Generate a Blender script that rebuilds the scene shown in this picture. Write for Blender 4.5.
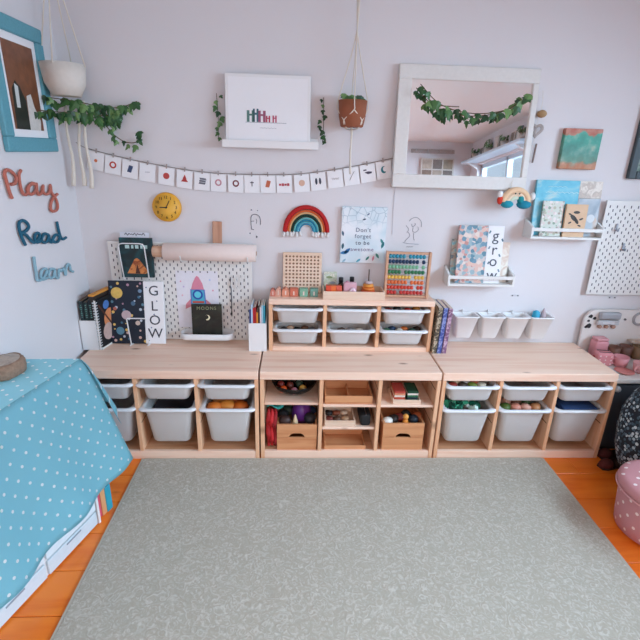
import bpy, bmesh, math, random
from mathutils import Vector, Matrix, Euler
random.seed(7)
SC = bpy.context.scene
COL = SC.collection
for o in list(bpy.data.objects): bpy.data.objects.remove(o)
PI = math.pi

# ------------------------------------------------------------------ camera, world, light, exposure
def make_camera():
    yaw, pitch, roll = 0.0546, 0.3472, 0.0319
    f = Vector((math.sin(yaw)*math.cos(pitch), math.cos(yaw)*math.cos(pitch), -math.sin(pitch)))
    r = Vector((math.cos(yaw), -math.sin(yaw), 0)); u = r.cross(f)
    r2 = r*math.cos(roll)+u*math.sin(roll); u2 = u*math.cos(roll)-r*math.sin(roll)
    cam = bpy.data.cameras.new('camera'); co = bpy.data.objects.new('camera', cam); COL.objects.link(co)
    m = Matrix((r2, u2, -f)).transposed().to_4x4(); m.translation = (-0.2867, -2.5573, 1.569)
    co.matrix_world = m
    cam.sensor_width = 36; cam.lens = 36*465.85/640; cam.clip_start = .02
    SC.camera = co
make_camera()
w = bpy.data.worlds.new('sky'); SC.world = w; w.use_nodes = True
w.node_tree.nodes['Background'].inputs[0].default_value = (.62, .80, 1, 1)
w.node_tree.nodes['Background'].inputs[1].default_value = .7
def area(name, loc, rot, sx, sy, e, col):
    l = bpy.data.lights.new(name, 'AREA'); l.shape = 'RECTANGLE'; l.size = sx; l.size_y = sy; l.energy = e; l.color = col
    o = bpy.data.objects.new(name, l); COL.objects.link(o); o.location = loc; o.rotation_euler = rot
    return o
# daylight outside the right window; warm fill behind an added, unseen rear window
area('daylight_right_window', (3.1, -2.1, 2.08), (0, math.radians(68), 0), 1.2, 3.9, 320, (.56, .79, 1))
area('rear_fill_light', (-.1, -5.3, 2.35), (math.radians(58), 0, 0), 2.6, 1.7, 110, (1, .84, .72))
vs = SC.view_settings
vs.view_transform = 'Standard'; vs.look = 'None'; vs.gamma = 1; vs.use_curve_mapping = False
vs.exposure = 0.20

# ------------------------------------------------------------------ helpers
def lin(c):
    if isinstance(c, str):
        c = tuple(int(c[i:i+2], 16)/255 for i in (0, 2, 4))
    return tuple((x/12.92 if x <= .04045 else ((x+.055)/1.055)**2.4) for x in c)+(1,)
MATS = {}
def nm(name):
    m = bpy.data.materials.new(name); m.use_nodes = True
    nt = m.node_tree; b = nt.nodes['Principled BSDF']; MATS[name] = m
    return m, nt, b
def M(hexc, rough=.6, metal=0, name=None, bump=0, bscale=60, var=.06, sss=0):
    key = name or 'm_%s_%s_%s_%s' % (hexc, rough, metal, bump)
    if key in MATS: return MATS[key]
    m, nt, b = nm(key); N = nt.nodes; Lk = nt.links
    c = lin(hexc); b.inputs['Roughness'].default_value = rough; b.inputs['Metallic'].default_value = metal
    tc = N.new('ShaderNodeTexCoord'); no = N.new('ShaderNodeTexNoise'); no.inputs['Scale'].default_value = bscale
    no.inputs['Detail'].default_value = 3
    Lk.new(tc.outputs['Object'], no.inputs['Vector'])
    mx = N.new('ShaderNodeMix'); mx.data_type = 'RGBA'
    mx.inputs['A'].default_value = tuple(x*(1-var) for x in c[:3])+(1,); mx.inputs['B'].default_value = tuple(min(1, x*(1+var)) for x in c[:3])+(1,)
    Lk.new(no.outputs['Fac'], mx.inputs['Factor']); Lk.new(mx.outputs['Result'], b.inputs['Base Color'])
    if sss:
        b.inputs['Subsurface Weight'].default_value = sss; b.inputs['Subsurface Radius'].default_value = (.02, .02, .02)
    if bump:
        bp = N.new('ShaderNodeBump'); bp.inputs['Strength'].default_value = bump; bp.inputs['Distance'].default_value = .004
        Lk.new(no.outputs['Fac'], bp.inputs['Height']); Lk.new(bp.outputs['Normal'], b.inputs['Normal'])
    return m
def coords(nt, scale, rnd=True, rot=(0, 0, 0), kind='Object'):
    N = nt.nodes; Lk = nt.links
    tc = N.new('ShaderNodeTexCoord'); mp = N.new('ShaderNodeMapping'); mp.inputs['Scale'].default_value = scale; mp.inputs['Rotation'].default_value = rot
    if rnd:
        oi = N.new('ShaderNodeObjectInfo'); ml = N.new('ShaderNodeVectorMath'); ml.operation = 'SCALE'
        cb = N.new('ShaderNodeCombineXYZ'); 
        for i in range(3): Lk.new(oi.outputs['Random'], cb.inputs[i])
        Lk.new(cb.outputs[0], ml.inputs[0]); ml.inputs['Scale'].default_value = 9.0
        ad = N.new('ShaderNodeVectorMath'); ad.operation = 'ADD'
        Lk.new(tc.outputs[kind], ad.inputs[0]); Lk.new(ml.outputs[0], ad.inputs[1]); Lk.new(ad.outputs[0], mp.inputs['Vector'])
    else:
        Lk.new(tc.outputs[kind], mp.inputs['Vector'])
    return mp.outputs['Vector']
def ramp(nt, fac, stops, interp='LINEAR'):
    r = nt.nodes.new('ShaderNodeValToRGB'); r.color_ramp.interpolation = interp
    el = r.color_ramp.elements
    while len(el) < len(stops): el.new(.5)
    for e, (p, c) in zip(el, stops): e.position = p; e.color = lin(c)
    nt.links.new(fac, r.inputs['Fac']); return r.outputs['Color']
def mixc(nt, fac, a, b, mode='MIX'):
    mx = nt.nodes.new('ShaderNodeMix'); mx.data_type = 'RGBA'; mx.blend_type = mode
    for s, v in (('Factor', fac), ('A', a), ('B', b)):
        if isinstance(v, (tuple, float, int)): mx.inputs[s].default_value = v
        else: nt.links.new(v, mx.inputs[s])
    return mx.outputs['Result']
def wood(name, light, mid, knot='8a5a3c', axis=0, knots=True, rough=.5, grain=18):
    """pine-like board: grain along one axis, a few stretched knots"""
    m, nt, b = nm(name)
    sc = [grain]*3; sc[axis] = 1.1
    v = coords(nt, sc)
    no = nt.nodes.new('ShaderNodeTexNoise'); no.inputs['Scale'].default_value = 1.6; no.inputs['Detail'].default_value = 5; no.inputs['Distortion'].default_value = .6
    nt.links.new(v, no.inputs['Vector'])
    col = ramp(nt, no.outputs['Fac'], [(.3, mid), (.55, light), (.75, light)])
    if knots:
        s2 = [12]*3; s2[axis] = 5.0; s2[{0: 2, 1: 2, 2: 0}[axis]] = 2.2
        v2 = coords(nt, s2)
        vo = nt.nodes.new('ShaderNodeTexVoronoi'); vo.inputs['Scale'].default_value = .8; vo.inputs['Randomness'].default_value = 1
        nt.links.new(v2, vo.inputs['Vector'])
        k = ramp(nt, vo.outputs['Distance'], [(0, 'ffffff'), (.06, 'c8c8c8'), (.13, '000000')])
        col = mixc(nt, k, col, lin(knot))
    nt.links.new(col, b.inputs['Base Color']); b.inputs['Roughness'].default_value = rough
    bp = nt.nodes.new('ShaderNodeBump'); bp.inputs['Strength'].default_value = .08; bp.inputs['Distance'].default_value = .002
    nt.links.new(no.outputs['Fac'], bp.inputs['Height']); nt.links.new(bp.outputs['Normal'], b.inputs['Normal'])
    return m
def cells(name, cols, scale, rough=.6, mode='voronoi', bg=None, thr=.3, kind='Object', rnd=False, soft=False):
    """printed pattern: colour cells (voronoi), or spots of several colours on a background"""
    m, nt, b = nm(name)
    v = coords(nt, (scale,)*3, rnd=rnd, kind=kind)
    if mode == 'noise':
        t = nt.nodes.new('ShaderNodeTexNoise'); t.inputs['Scale'].default_value = 1; t.inputs['Detail'].default_value = 4; t.inputs['Distortion'].default_value = 1.2
        nt.links.new(v, t.inputs['Vector'])
        n = len(cols); col = ramp(nt, t.outputs['Fac'], [(.28+.44*i/max(1, n-1), c) for i, c in enumerate(cols)], 'LINEAR' if soft else 'CONSTANT')
    else:
        t = nt.nodes.new('ShaderNodeTexVoronoi'); t.inputs['Scale'].default_value = 1
        nt.links.new(v, t.inputs['Vector'])
        sp = nt.nodes.new('ShaderNodeSeparateColor'); nt.links.new(t.outputs['Color'], sp.inputs[0])
        n = len(cols); col = ramp(nt, sp.outputs[0], [(i/n, c) for i, c in enumerate(cols)], 'CONSTANT')
        if bg:
            k = ramp(nt, t.outputs['Distance'], [(0, 'ffffff'), (thr, '000000')], 'CONSTANT')
            col = mixc(nt, k, lin(bg), col)
    nt.links.new(col, b.inputs['Base Color']); b.inputs['Roughness'].default_value = rough
    return m

class MB:
    def __init__(self): self.bm = bmesh.new()
    def _x(self, vs, mat):
        if mat is not None: bmesh.ops.transform(self.bm, matrix=mat, verts=vs)
    def box(self, c, s, bev=0, seg=1, rot=None):
        mt = Matrix.Translation(c)
        if rot: mt = mt @ Euler(rot).to_matrix().to_4x4()
        r = bmesh.ops.create_cube(self.bm, size=1, matrix=mt @ Matrix.Diagonal((s[0], s[1], s[2], 1)))
        if bev:
            es = list({e for v in r['verts'] for e in v.link_edges})
            bmesh.ops.bevel(self.bm, geom=es, offset=min(bev, .45*min(s)), segments=seg, affect='EDGES', profile=.5)
        return self
    def rings(self, rings, close=True, cap0=True, cap1=True, smooth=True):
        R = [[self.bm.verts.new(p) for p in r] for r in rings]
        n = len(R[0])
        for a, b in zip(R, R[1:]):
            for i in range(n if close else n-1):
                j = (i+1) % n
                f = self.bm.faces.new((a[i], a[j], b[j], b[i])); f.smooth = smooth
        if cap0: self.bm.faces.new(list(reversed(R[0])))
        if cap1: self.bm.faces.new(R[-1])
        return self
    def lathe(self, prof, c=(0, 0, 0), n=24, axis='Z', caps=True, rot=None, sq=(1, 1)):
        rings = []
        rm = Euler(rot).to_matrix() if rot else None
        for r, z in prof:
            ring = []
            for i in range(n):
                a = 2*PI*i/n; p = Vector((r*math.cos(a)*sq[0], r*math.sin(a)*sq[1], z))
                if axis == 'Y': p = Vector((p.x, -p.z, p.y))
                elif axis == 'X': p = Vector((p.z, p.y, -p.x))
                if rm: p = rm @ p
                ring.append(p+Vector(c))
            rings.append(ring)
        return self.rings(rings, True, caps, caps)
    def tube(self, pts, r, n=8, closed=False, smoothpath=0):
        P = [Vector(p) for p in pts]
        if smoothpath: P = catmull(P, smoothpath)
        rs = r if isinstance(r, (list, tuple)) else None
        up = Vector((.123, .456, .88)).normalized(); rings = []
        prev = None
        for i, p in enumerate(P):
            t = (P[min(i+1, len(P)-1)]-P[max(i-1, 0)])
            if t.length < 1e-9: t = Vector((0, 0, 1))
            t.normalize()
            if prev is None: a = t.cross(up)
            else: a = prev - t*prev.dot(t)
            if a.length < 1e-6: a = t.orthogonal()
            a.normalize(); prev = a; b = t.cross(a)
            rr = rs[min(len(rs)-1, int(i*len(rs)/len(P)))] if rs else r
            rings.append([p+(a*math.cos(2*PI*k/n)+b*math.sin(2*PI*k/n))*rr for k in range(n)])
        return self.rings(rings)
    def prism(self, poly, d0, d1, plane='XZ', smooth=False):
        """extrude a 2-D outline; XZ: along Y, YZ: along X, XY: along Z"""
        def q(p, d): return (p[0], d, p[1]) if plane == 'XZ' else ((d, p[0], p[1]) if plane == 'YZ' else (p[0], p[1], d))
        a = [self.bm.verts.new(q(p, d0)) for p in poly]; b = [self.bm.verts.new(q(p, d1)) for p in poly]
        n = len(poly)
        for i in range(n):
            f = self.bm.faces.new((a[i], a[(i+1) % n], b[(i+1) % n], b[i])); f.smooth = smooth
        self.bm.faces.new(a); self.bm.faces.new(list(reversed(b)))
        return self
    def ball(self, c, r, sq=(1, 1, 1), sub=2):
        mt = Matrix.Translation(c) @ Matrix.Diagonal((sq[0], sq[1], sq[2], 1))
        q = bmesh.ops.create_icosphere(self.bm, subdivisions=sub, radius=r, matrix=mt)
        for v in q['verts']:
            for f in v.link_faces: f.smooth = True
        return self
    def sheet(self, rows, thick=0):
        R = [[self.bm.verts.new(p) for p in r] for r in rows]
        fs = []
        for a, b in zip(R, R[1:]):
            for i in range(len(a)-1):
                f = self.bm.faces.new((a[i], a[i+1], b[i+1], b[i])); f.smooth = True; fs.append(f)
        if thick:
            bmesh.ops.recalc_face_normals(self.bm, faces=fs)
            bmesh.ops.solidify(self.bm, geom=fs, thickness=thick)
        return self
    def mesh(self, name, mat, recalc=True):
        if recalc: bmesh.ops.recalc_face_normals(self.bm, faces=self.bm.faces)
        me = bpy.data.meshes.new(name); self.bm.to_mesh(me); self.bm.free(); me.materials.append(mat); return me
    def build(self, name, mat, parent=None, loc=None, rot=None):
        return link(name, self.mesh(name, mat), parent, loc, rot)
def link(name, me, parent=None, loc=None, rot=None):
    o = bpy.data.objects.new(name, me); COL.objects.link(o)
    if parent is not None: o.parent = parent
    if loc is not None: o.location = loc
    if rot is not None: o.rotation_euler = rot
    return o
def catmull(P, k):
    out = []
    for i in range(len(P)-1):
        p0, p1, p2, p3 = P[max(i-1, 0)], P[i], P[i+1], P[min(i+2, len(P)-1)]
        for j in range(k):
            t = j/k
            out.append(.5*((2*p1)+(p2-p0)*t+(2*p0-5*p1+4*p2-p3)*t*t+(3*p1-p0-3*p2+p3)*t*t*t))
    out.append(P[-1]); return out
def tag(o, label=None, cat=None, group=None, kind=None):
    if label: o['label'] = label
    if cat: o['category'] = cat
    if group: o['group'] = group
    if kind: o['kind'] = kind
    return o
def thing(name, label, cat, loc=(0, 0, 0), rot=(0, 0, 0), group=None):
    o = bpy.data.objects.new(name, None); COL.objects.link(o); o.location = loc; o.rotation_euler = rot
    o.empty_display_size = .05
    return tag(o, label, cat, group)
def box1(name, c, s, mat, parent=None, bev=0, rot=None, seg=1):
    return MB().box((0, 0, 0), s, bev, seg).build(name, mat, parent, c, rot)
def text(name, s, size, mat, parent, loc, rot=(PI/2, 0, 0), depth=.0006, align='CENTER', spacing=1):
    cu = bpy.data.curves.new('txt', 'FONT'); cu.body = s; cu.size = size; cu.extrude = depth; cu.align_x = align; cu.align_y = 'CENTER'
    cu.resolution_u = 3; cu.space_character = spacing
    to = bpy.data.objects.new('txt', cu); me = bpy.data.meshes.new_from_object(to)
    bpy.data.objects.remove(to); me.materials.clear(); me.materials.append(mat)
    return link(name, me, parent, loc, rot)
def rr(w, d, r, z, n=4, cx=0, cy=0):
    pts = []
    for sx, sy, a0 in ((1, 1, 0), (-1, 1, PI/2), (-1, -1, PI), (1, -1, 1.5*PI)):
        for i in range(n+1):
            a = a0+PI/2*i/n
            pts.append(Vector((cx+sx*(w/2-r)+r*math.cos(a), cy+sy*(d/2-r)+r*math.sin(a), z)))
    return pts
def struct(o): o['kind'] = 'structure'; return o

# ------------------------------------------------------------------ shared materials
WALL = M('e0dbdd', .9, name='wall_paint', bump=.05, bscale=180, var=.015)
CEIL = M('f4f3f2', .9, name='ceiling_paint', var=.01)
WHITE = M('eceaea', .45, name='white_lacquer', var=.01)
WHITE2 = M('e6e3e0', .6, name='white_board', var=.015)
PLASTIC = M('ece8e6', .42, name='bin_plastic', var=.015)
PLASTIC.node_tree.nodes['Principled BSDF'].inputs['Transmission Weight'].default_value = .38
PLASTIC.node_tree.nodes['Principled BSDF'].inputs['IOR'].default_value = 1.1
RIM = M('e8eaee', .35, name='bin_rim_plastic', var=.01)
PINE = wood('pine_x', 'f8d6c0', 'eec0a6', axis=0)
PINEZ = wood('pine_z', 'eebc96', 'e0a278', axis=2)  # orange tint holds the warm bounce light on upright boards
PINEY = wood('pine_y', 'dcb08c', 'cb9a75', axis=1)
PINEIN = wood('pine_inner', 'd8a27c', 'c48a62', axis=0)  # darker, redder copy of the pine with the interior shade in its colour
BOXWOOD = wood('box_wood', 'd99a6c', 'c67f52', axis=0)
BEECH = wood('beech', 'eccfb8', 'dfba9e', axis=0, knots=False, grain=30)
BLACK = M('17181b', .5)
DARK = M('2a2623', .6)
PAGES = M('eee6d8', .8, name='paper_pages', bump=.2, bscale=400)
PAPER = M('f2f0f2', .8, name='white_card', var=.01)
INK = M('3b3c46', .7, name='ink')
METAL = M('b8bac0', .3, 1, name='steel')
ROPE = M('e6dccf', .9, name='cotton_rope', bump=.5, bscale=300)
TEAL = M('6ebec6', .8, name='teal_print')

# ------------------------------------------------------------------ the room
X0, X1, Y0, Y1, H = -1.44, 2.1, 0.0, -4.2, 2.4
T = .12
def wall(name, c, s): return struct(box1(name, c, s, WALL))
wall('wall_back', ((X0+X1)/2, T/2, H/2), (X1-X0+2*T, T, H))
wall('wall_left', (X0-T/2, (Y0+Y1)/2, H/2), (T, Y0-Y1, H))
def wall_hole(name, axis, at, a0, a1, h0, h1, z0, z1):
    b = MB(); t = T
    def seg(p0, p1, q0, q1):
        c = ((p0+p1)/2, (q0+q1)/2); s = (p1-p0, q1-q0)
        if axis == 'X': b.box((at, c[0], c[1]), (t, s[0], s[1]))
        else: b.box((c[0], at, c[1]), (s[0], t, s[1]))
    seg(a0, h0, 0, H); seg(h1, a1, 0, H); seg(h0, h1, 0, z0); seg(h0, h1, z1, H)
    return struct(b.build(name, WALL))
WY0, WY1, WZ0, WZ1 = -3.95, -.80, 1.08, 2.08
wall_hole('wall_right', 'X', X1+T/2, Y1, Y0, WY0, WY1, WZ0, WZ1)
RX0, RX1, RZ0, RZ1 = -1.0, .8, .92, 2.1  # opening added in the unseen rear wall to let the fill light in
wall_hole('wall_rear', 'Y', Y1-T/2, X0-T, X1+T, RX0, RX1, RZ0, RZ1)
struct(box1('ceiling', ((X0+X1)/2, (Y0+Y1)/2, H+.05), (X1-X0+2*T, Y0-Y1+2*T, .1), CEIL))
# glazing: frame and panes in the two openings
mg, nt, bs = nm('window_glass')
tr = nt.nodes.new('ShaderNodeBsdfTransparent'); gl = nt.nodes.new('ShaderNodeBsdfGlossy'); gl.inputs['Roughness'].default_value = .02
mxs = nt.nodes.new('ShaderNodeMixShader'); mxs.inputs[0].default_value = .06
nt.links.new(tr.outputs[0], mxs.inputs[1]); nt.links.new(gl.outputs[0], mxs.inputs[2]); nt.links.new(mxs.outputs[0], nt.nodes['Material Output'].inputs[0])
def window(name, axis, at, a0, a1, z0, z1, n):
    root = thing(name, None, None, (0, 0, 0)); struct(root)
    fw = .05; b = MB()
    def bar(p0, p1, q0, q1, th=.06):
        c = ((p0+p1)/2, (q0+q1)/2); s = (p1-p0, q1-q0)
        if axis == 'X': b.box((at, c[0], c[1]), (th, s[0], s[1]), .004)
        else: b.box((c[0], at, c[1]), (s[0], th, s[1]), .004)
    bar(a0, a1, z0, z0+fw); bar(a0, a1, z1-fw, z1); bar(a0, a0+fw, z0, z1); bar(a1-fw, a1, z0, z1)
    for k in range(1, n):
        x = a0+(a1-a0)*k/n; bar(x-fw/2, x+fw/2, z0, z1)
    b.build('window_frame', M('cfe4f2', .5, name='frame_paint'), root)
    for k in range(n):
        p0 = a0+(a1-a0)*k/n+fw/2; p1 = a0+(a1-a0)*(k+1)/n-fw/2
        c = (p0+p1)/2
        if axis == 'X': box1('pane', (at, c, (z0+z1)/2), (.006, p1-p0, z1-z0-2*fw), mg, root)
        else: box1('pane', (c, at, (z0+z1)/2), (p1-p0, .006, z1-z0-2*fw), mg, root)
    return root
window('window_1', 'X', X1+.08, WY0, WY1, WZ0, WZ1, 4)
window('added_fill_window', 'Y', Y1-.08, RX0, RX1, RZ0, RZ1, 3)  # added window, out of view, for the rear fill light
for nme, c, s in (('baseboard_back', ((X0+X1)/2, -.008, .05), (X1-X0, .016, .1)), ('baseboard_left', (X0+.008, (Y0+Y1)/2, .05), (.016, Y0-Y1-.04, .1)),
                  ('baseboard_right', (X1-.008, (Y0+Y1)/2, .05), (.016, Y0-Y1-.04, .1))):
    struct(box1(nme, c, s, WHITE))
# floor: laminate planks
fl = struct(box1('floor', ((X0+X1)/2, (Y0+Y1)/2, -.03), (X1-X0+2*T, Y0-Y1+2*T, .04), M('5a2f18', .8)))
PLANK = wood('floor_laminate', 'f88428', 'ea6a14', knot='c85a10', axis=0, rough=.28, grain=9)
pw, pl = .19, 1.25
pm = MB().box((0, 0, 0), (pl-.003, pw-.003, .0105), .0015).mesh('floor_plank', PLANK)
r = 0; y = -pw/2
while y > Y1:
    x = X0-(r*.43 % 1)*pl
    while x < X1:
        o = link('floor_plank', pm, fl, (x+pl/2-fl.location.x, y-fl.location.y, -.0055-fl.location.z)); x += pl
    y -= pw; r += 1
# rug
m, nt, b = nm('rug_pile')
v = coords(nt, (1, 1, 1), rnd=False)
vo = nt.nodes.new('ShaderNodeTexNoise'); vo.inputs['Scale'].default_value = 38; vo.inputs['Detail'].default_value = 4; vo.inputs['Distortion'].default_value = 2.5
nt.links.new(v, vo.inputs['Vector'])
c = ramp(nt, vo.outputs['Fac'], [(.36, 'aca496'), (.5, 'b1aa9c'), (.58, 'bab4a8'), (.7, 'c8c3b8')])
nt.links.new(c, b.inputs['Base Color']); b.inputs['Roughness'].default_value = .95
bp = nt.nodes.new('ShaderNodeBump'); bp.inputs['Strength'].default_value = .5; bp.inputs['Distance'].default_value = .006
nt.links.new(vo.outputs['Fac'], bp.inputs['Height']); nt.links.new(bp.outputs['Normal'], b.inputs['Normal'])
rug = thing('rug', 'pale beige low-pile rug lying in front of the pine units', 'rug', (0, -1.29, 0))
MB().box((0, 0, .005), (2.17, 1.68, .010), .003).build('pile', m, rug)
hem = MB()
for s in (-1, 1): hem.box((s*1.089, 0, .004), (.012, 1.69, .008), .002)
for s in (-1, 1): hem.box((0, s*.843, .004), (2.166, .01, .008), .002)
hem.build('hem', M('b9b5a6', .95), rug)

# ------------------------------------------------------------------ pine storage units
UW, UD, UH = .932, .432, .52
PT = .02                                   # side and divider thickness
CLR = (UW-4*PT)/3; PITCH = CLR+PT
def low_unit(cx, label):
    u = thing('storage_unit', label, 'storage unit', (cx, -.006, 0), group='low pine storage units')
    MB().box((0, -UD/2, UH-.0225), (UW, UD, .045), .003).build('top_board', PINE, u)
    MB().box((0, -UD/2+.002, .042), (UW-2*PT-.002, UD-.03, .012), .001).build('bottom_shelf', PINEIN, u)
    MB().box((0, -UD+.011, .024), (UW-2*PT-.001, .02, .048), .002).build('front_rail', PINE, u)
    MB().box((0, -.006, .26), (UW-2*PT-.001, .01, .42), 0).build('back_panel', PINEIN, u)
    sm = MB().box((0, 0, 0), (PT, UD, UH-.046), .002).mesh('side_panel', PINEZ)
    for s in (-1, 1): link('side_panel', sm, u, (s*(UW/2-PT/2), -UD/2, (UH-.046)/2))
    dm = MB().box((0, 0, 0), (PT, UD-.03, UH-.046-.049), .002).mesh('divider', PINEZ)
    for s in (-1, 1): link('divider', dm, u, (s*PITCH/2, -UD/2-.012, .048+(UH-.095)/2))
    gm = MB().box((0, 0, 0), (.0012, UD-.05, .005), 0).mesh('groove', M('7a4a2c', .8))
    for k in range(3):
        for z in (.215, .29, .415):
            for s in (-1, 1):
                link('groove', gm, u, (-PITCH+k*PITCH+s*(CLR/2-.0004), -UD/2-.008, z))
    return u
UXL, UXM, UXR = -.940, 0, .940
low_unit(UXL, 'low pine storage unit in the left corner beside the teal-clothed table')
low_unit(UXM, 'middle low pine unit with open shelves of wooden boxes')
low_unit(UXR, 'low pine storage unit on the right beside the toy kitchen')
# upper, shallow unit standing on the middle one
UPX, UPW, UPD, UPH, UPZ = .0175, .905, .168, .30, UH
UCLR = (UPW-4*PT)/3; UP = UCLR+PT
up = thing('storage_unit', 'small shallow pine unit with six white bins standing on the middle unit', 'storage unit', (UPX, -.004, UPZ), group='pine storage units')
MB().box((0, -UPD/2, UPH-.016), (UPW, UPD, .032), .003).build('top_board', PINE, up)
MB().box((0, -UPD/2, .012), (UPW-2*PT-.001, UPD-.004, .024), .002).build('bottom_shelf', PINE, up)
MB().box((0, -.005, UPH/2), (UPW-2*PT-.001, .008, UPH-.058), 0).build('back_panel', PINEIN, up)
sm = MB().box((0, 0, 0), (PT, UPD, UPH-.033), .002).mesh('side_panel', PINEZ)
dm = MB().box((0, 0, 0), (PT, UPD-.012, UPH-.058), .002).mesh('divider', PINEZ)
for s in (-1, 1):
    link('side_panel', sm, up, (s*(UPW/2-PT/2), -UPD/2, (UPH-.033)/2))
    link('divider', dm, up, (s*UP/2, -UPD/2-.004, .0245+(UPH-.058)/2))

# ------------------------------------------------------------------ plastic bins
BINM = {}
def bin_mesh(w, d, h, lip):
    """tub and rim meshes; front toward -Y, floor at z=0; lip = how far the rim front reaches past the tub depth"""
    k = (w, d, h)
    if k in BINM: return BINM[k]
    tp = .012 if h < .15 else .024           # taper per side
    wt, dt = w-.034, d-.03
    ring = []
    def R(f, z, ins): return rr(wt-2*tp*(1-f)-2*ins, dt-2*tp*(1-f)-2*ins, max(.01, .032-ins), z, 5)
    outer = [R(0, .004, .008), R(.02, 0.000, .016)]
    b = MB()
    b.rings([R(0, 0, .018), R(.0, .004, .006), R(.05, .014, 0), R(.5, h*.5, 0), R(1, h-.012, 0), R(1, h-.004, 0),
             R(1, h-.004, .0028), R(1, h-.012, .0028), R(.5, h*.5, .0028), R(.05, .014, .003), R(0, .006, .01)], cap0=True, cap1=True)
    tub = b.mesh('tub', PLASTIC)
    # rim: flat collar with a wide front lip that reaches over the posts
    def rim(ow, ins, z):
        pts = rr(wt+ow, dt+ow, .03, z, 5)
        out = []
        for p in pts:
            q = p.copy()
            if ow > .01:
                q.x = max(-w/2, min(w/2, q.x*1.02))
                if q.y < -dt/2+.028: q.x *= (w+lip)/w
                if q.y < -dt/2-.001: q.y -= .006*(1-(abs(q.x)/(w/2))**2)
            out.append(q)
        return out
    r = MB()
    r.rings([rim(.001, 0, h-.012), rim(.03, 0, h-.013), rim(.034, 0, h-.008), rim(.030, 0, h), rim(.004, 0, h+.001), rim(-.0055, 0, h-.003), rim(-.0055, 0, h-.012), rim(.001, 0, h-.012)], cap0=False, cap1=False)
    BINM[k] = (tub, r.mesh('rim', RIM)); return BINM[k]
def make_bin(x, yf, z, w, d, h, label, group, lip=.016):
    """yf = y of the tub front"""
    t = thing('storage_bin', label, 'storage bin', (x, yf+d/2, z), group=group)
    a, r = bin_mesh(w, d, h, lip)
    link('tub', a, t); link('rim', r, t); return t
row = ['left', 'middle', 'right']
SH_Z, DP_Z = .348, .086
nm_l = [('shallow white plastic bin at the top of the column partly hidden by the teal cloth', 'deep white plastic bin partly hidden by the teal cloth'),
        ('empty-looking shallow white bin in the middle column of the left unit', 'deep grey-white bin in the middle column of the left unit'),
        ('shallow white bin above the bin of orange toys', 'deep white bin holding orange toys in the left unit')]
nm_r = [('shallow white bin with mixed craft bits above the green toys', 'deep white bin heaped with green and white toys'),
        ('shallow white bin in the middle column of the right unit', 'deep white bin with play vegetables in the right unit'),
        ('shallow white bin above the navy cloth in the right unit', 'deep white bin holding folded navy cloth')]
for k in range(3):
    for ux, names in ((UXL, nm_l), (UXR, nm_r)):
        x = ux-PITCH+k*PITCH
        make_bin(x, -.452, SH_Z, CLR-.006, .40, .098, names[k][0], 'bins of the low units')
        make_bin(x, -.452, DP_Z, CLR-.006, .40, .222, names[k][1], 'bins of the low units')
nm_u = [('upper left white bin below the row of wooden blocks', 'lower left white bin beside the white book box'),
        ('upper middle white bin right under the wooden tray', 'lower middle white bin of the small upper unit'),
        ('upper right white bin of small toys below the abacus', 'lower right white bin of coloured toys beside the notebooks')]
for k in range(3):
    x = UPX-UP+k*UP
    make_bin(x, -.180, UPZ+.152, UCLR-.006, .158, .096, nm_u[k][0], 'bins of the upper unit', .012)
    make_bin(x, -.180, UPZ+.031, UCLR-.006, .158, .096, nm_u[k][1], 'bins of the upper unit', .012)

# things lying in the bins
def lump(name, label, cat, loc, r, col, sq=(1, 1, .8), rot=(0, 0, 0), group=None, rough=.5):
    b = MB().ball((0, 0, 0), r, sq, 2)
    for v in b.bm.verts:
        n = v.co.normalized(); v.co += n*r*.12*math.sin(9*n.x+3*n.y)*math.cos(7*n.z+loc[0]*40)
    o = b.build(name, M(col, rough), None, loc, rot)
    return tag(o, label, cat, group)
def brick(loc, col, rot, label, group, s=(.045, .028, .02)):
    t = thing('toy_brick', label, 'toy', loc, rot, group)
    MB().box((0, 0, 0), s, .002).build('body', M(col, .4), t)
    for i in (-1, 1): MB().lathe([(.007, s[2]/2-.0005), (.007, s[2]/2+.005)], (i*s[0]*.25, 0, 0), 8).build('stud', M(col, .4), t)
    return t
def bin_x(ux, k): return ux-PITCH+k*PITCH
for i, (dx, y, r, c) in enumerate([(-.075, -.38, .045, 'd9772a'), (-.01, -.36, .05, 'e08a35'), (.06, -.37, .045, 'd2691f'), (.02, -.29, .05, 'c9662a'), (-.06, -.28, .045, 'd98a3c')]):
    lump('toy_pumpkin', ['leftmost front', 'middle front', 'rightmost front', 'back right', 'back left'][i]+' orange toy ball in the deep bin of the left unit', 'toy', (bin_x(UXL, 2)+dx, y, DP_Z+.19), r, c, (1, 1, .8), group='orange toys in the left unit')
gc = ['1f6b52', '2f9b76', 'dfeee6', '3fb38a', '14503f', 'e9efe9', '2a8a6b', '5fc6a0', '17604a', 'cfe6da']
for i in range(22):
    x = bin_x(UXR, 0)+random.uniform(-.095, .095); y = random.uniform(-.415, -.25)
    brick((x, y, DP_Z+.205+random.uniform(-.01, .008)), gc[i % len(gc)], (random.uniform(-.7, .7), random.uniform(-.7, .7), random.uniform(0, 3)),
          ('dark green' if gc[i % 10] in ('1f6b52', '14503f', '17604a') else 'pale white-green' if gc[i % 10] in ('dfeee6', 'e9efe9', 'cfe6da') else 'bright green')+' plastic brick in the heaped deep bin', 'green and white bricks in the right unit')
vc = ['4f6b2e', 'e0a58e', 'd98f7a', '7a4f34', 'dba08c', '3d5426', 'c98a5c']
vn = ['green play pepper', 'pale pink play egg', 'pink play apple', 'brown play potato', 'rosy play onion', 'dark green play cucumber', 'tan play bread roll']
for i in range(7):
    lump('play_vegetable', vn[i]+' in the deep bin of the right unit', 'toy food', (bin_x(UXR, 1)-.085+i*.028, -.385+.06*(i % 2), DP_Z+.205), .03, vc[i], (1, 1, .85), group='play vegetables')
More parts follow.
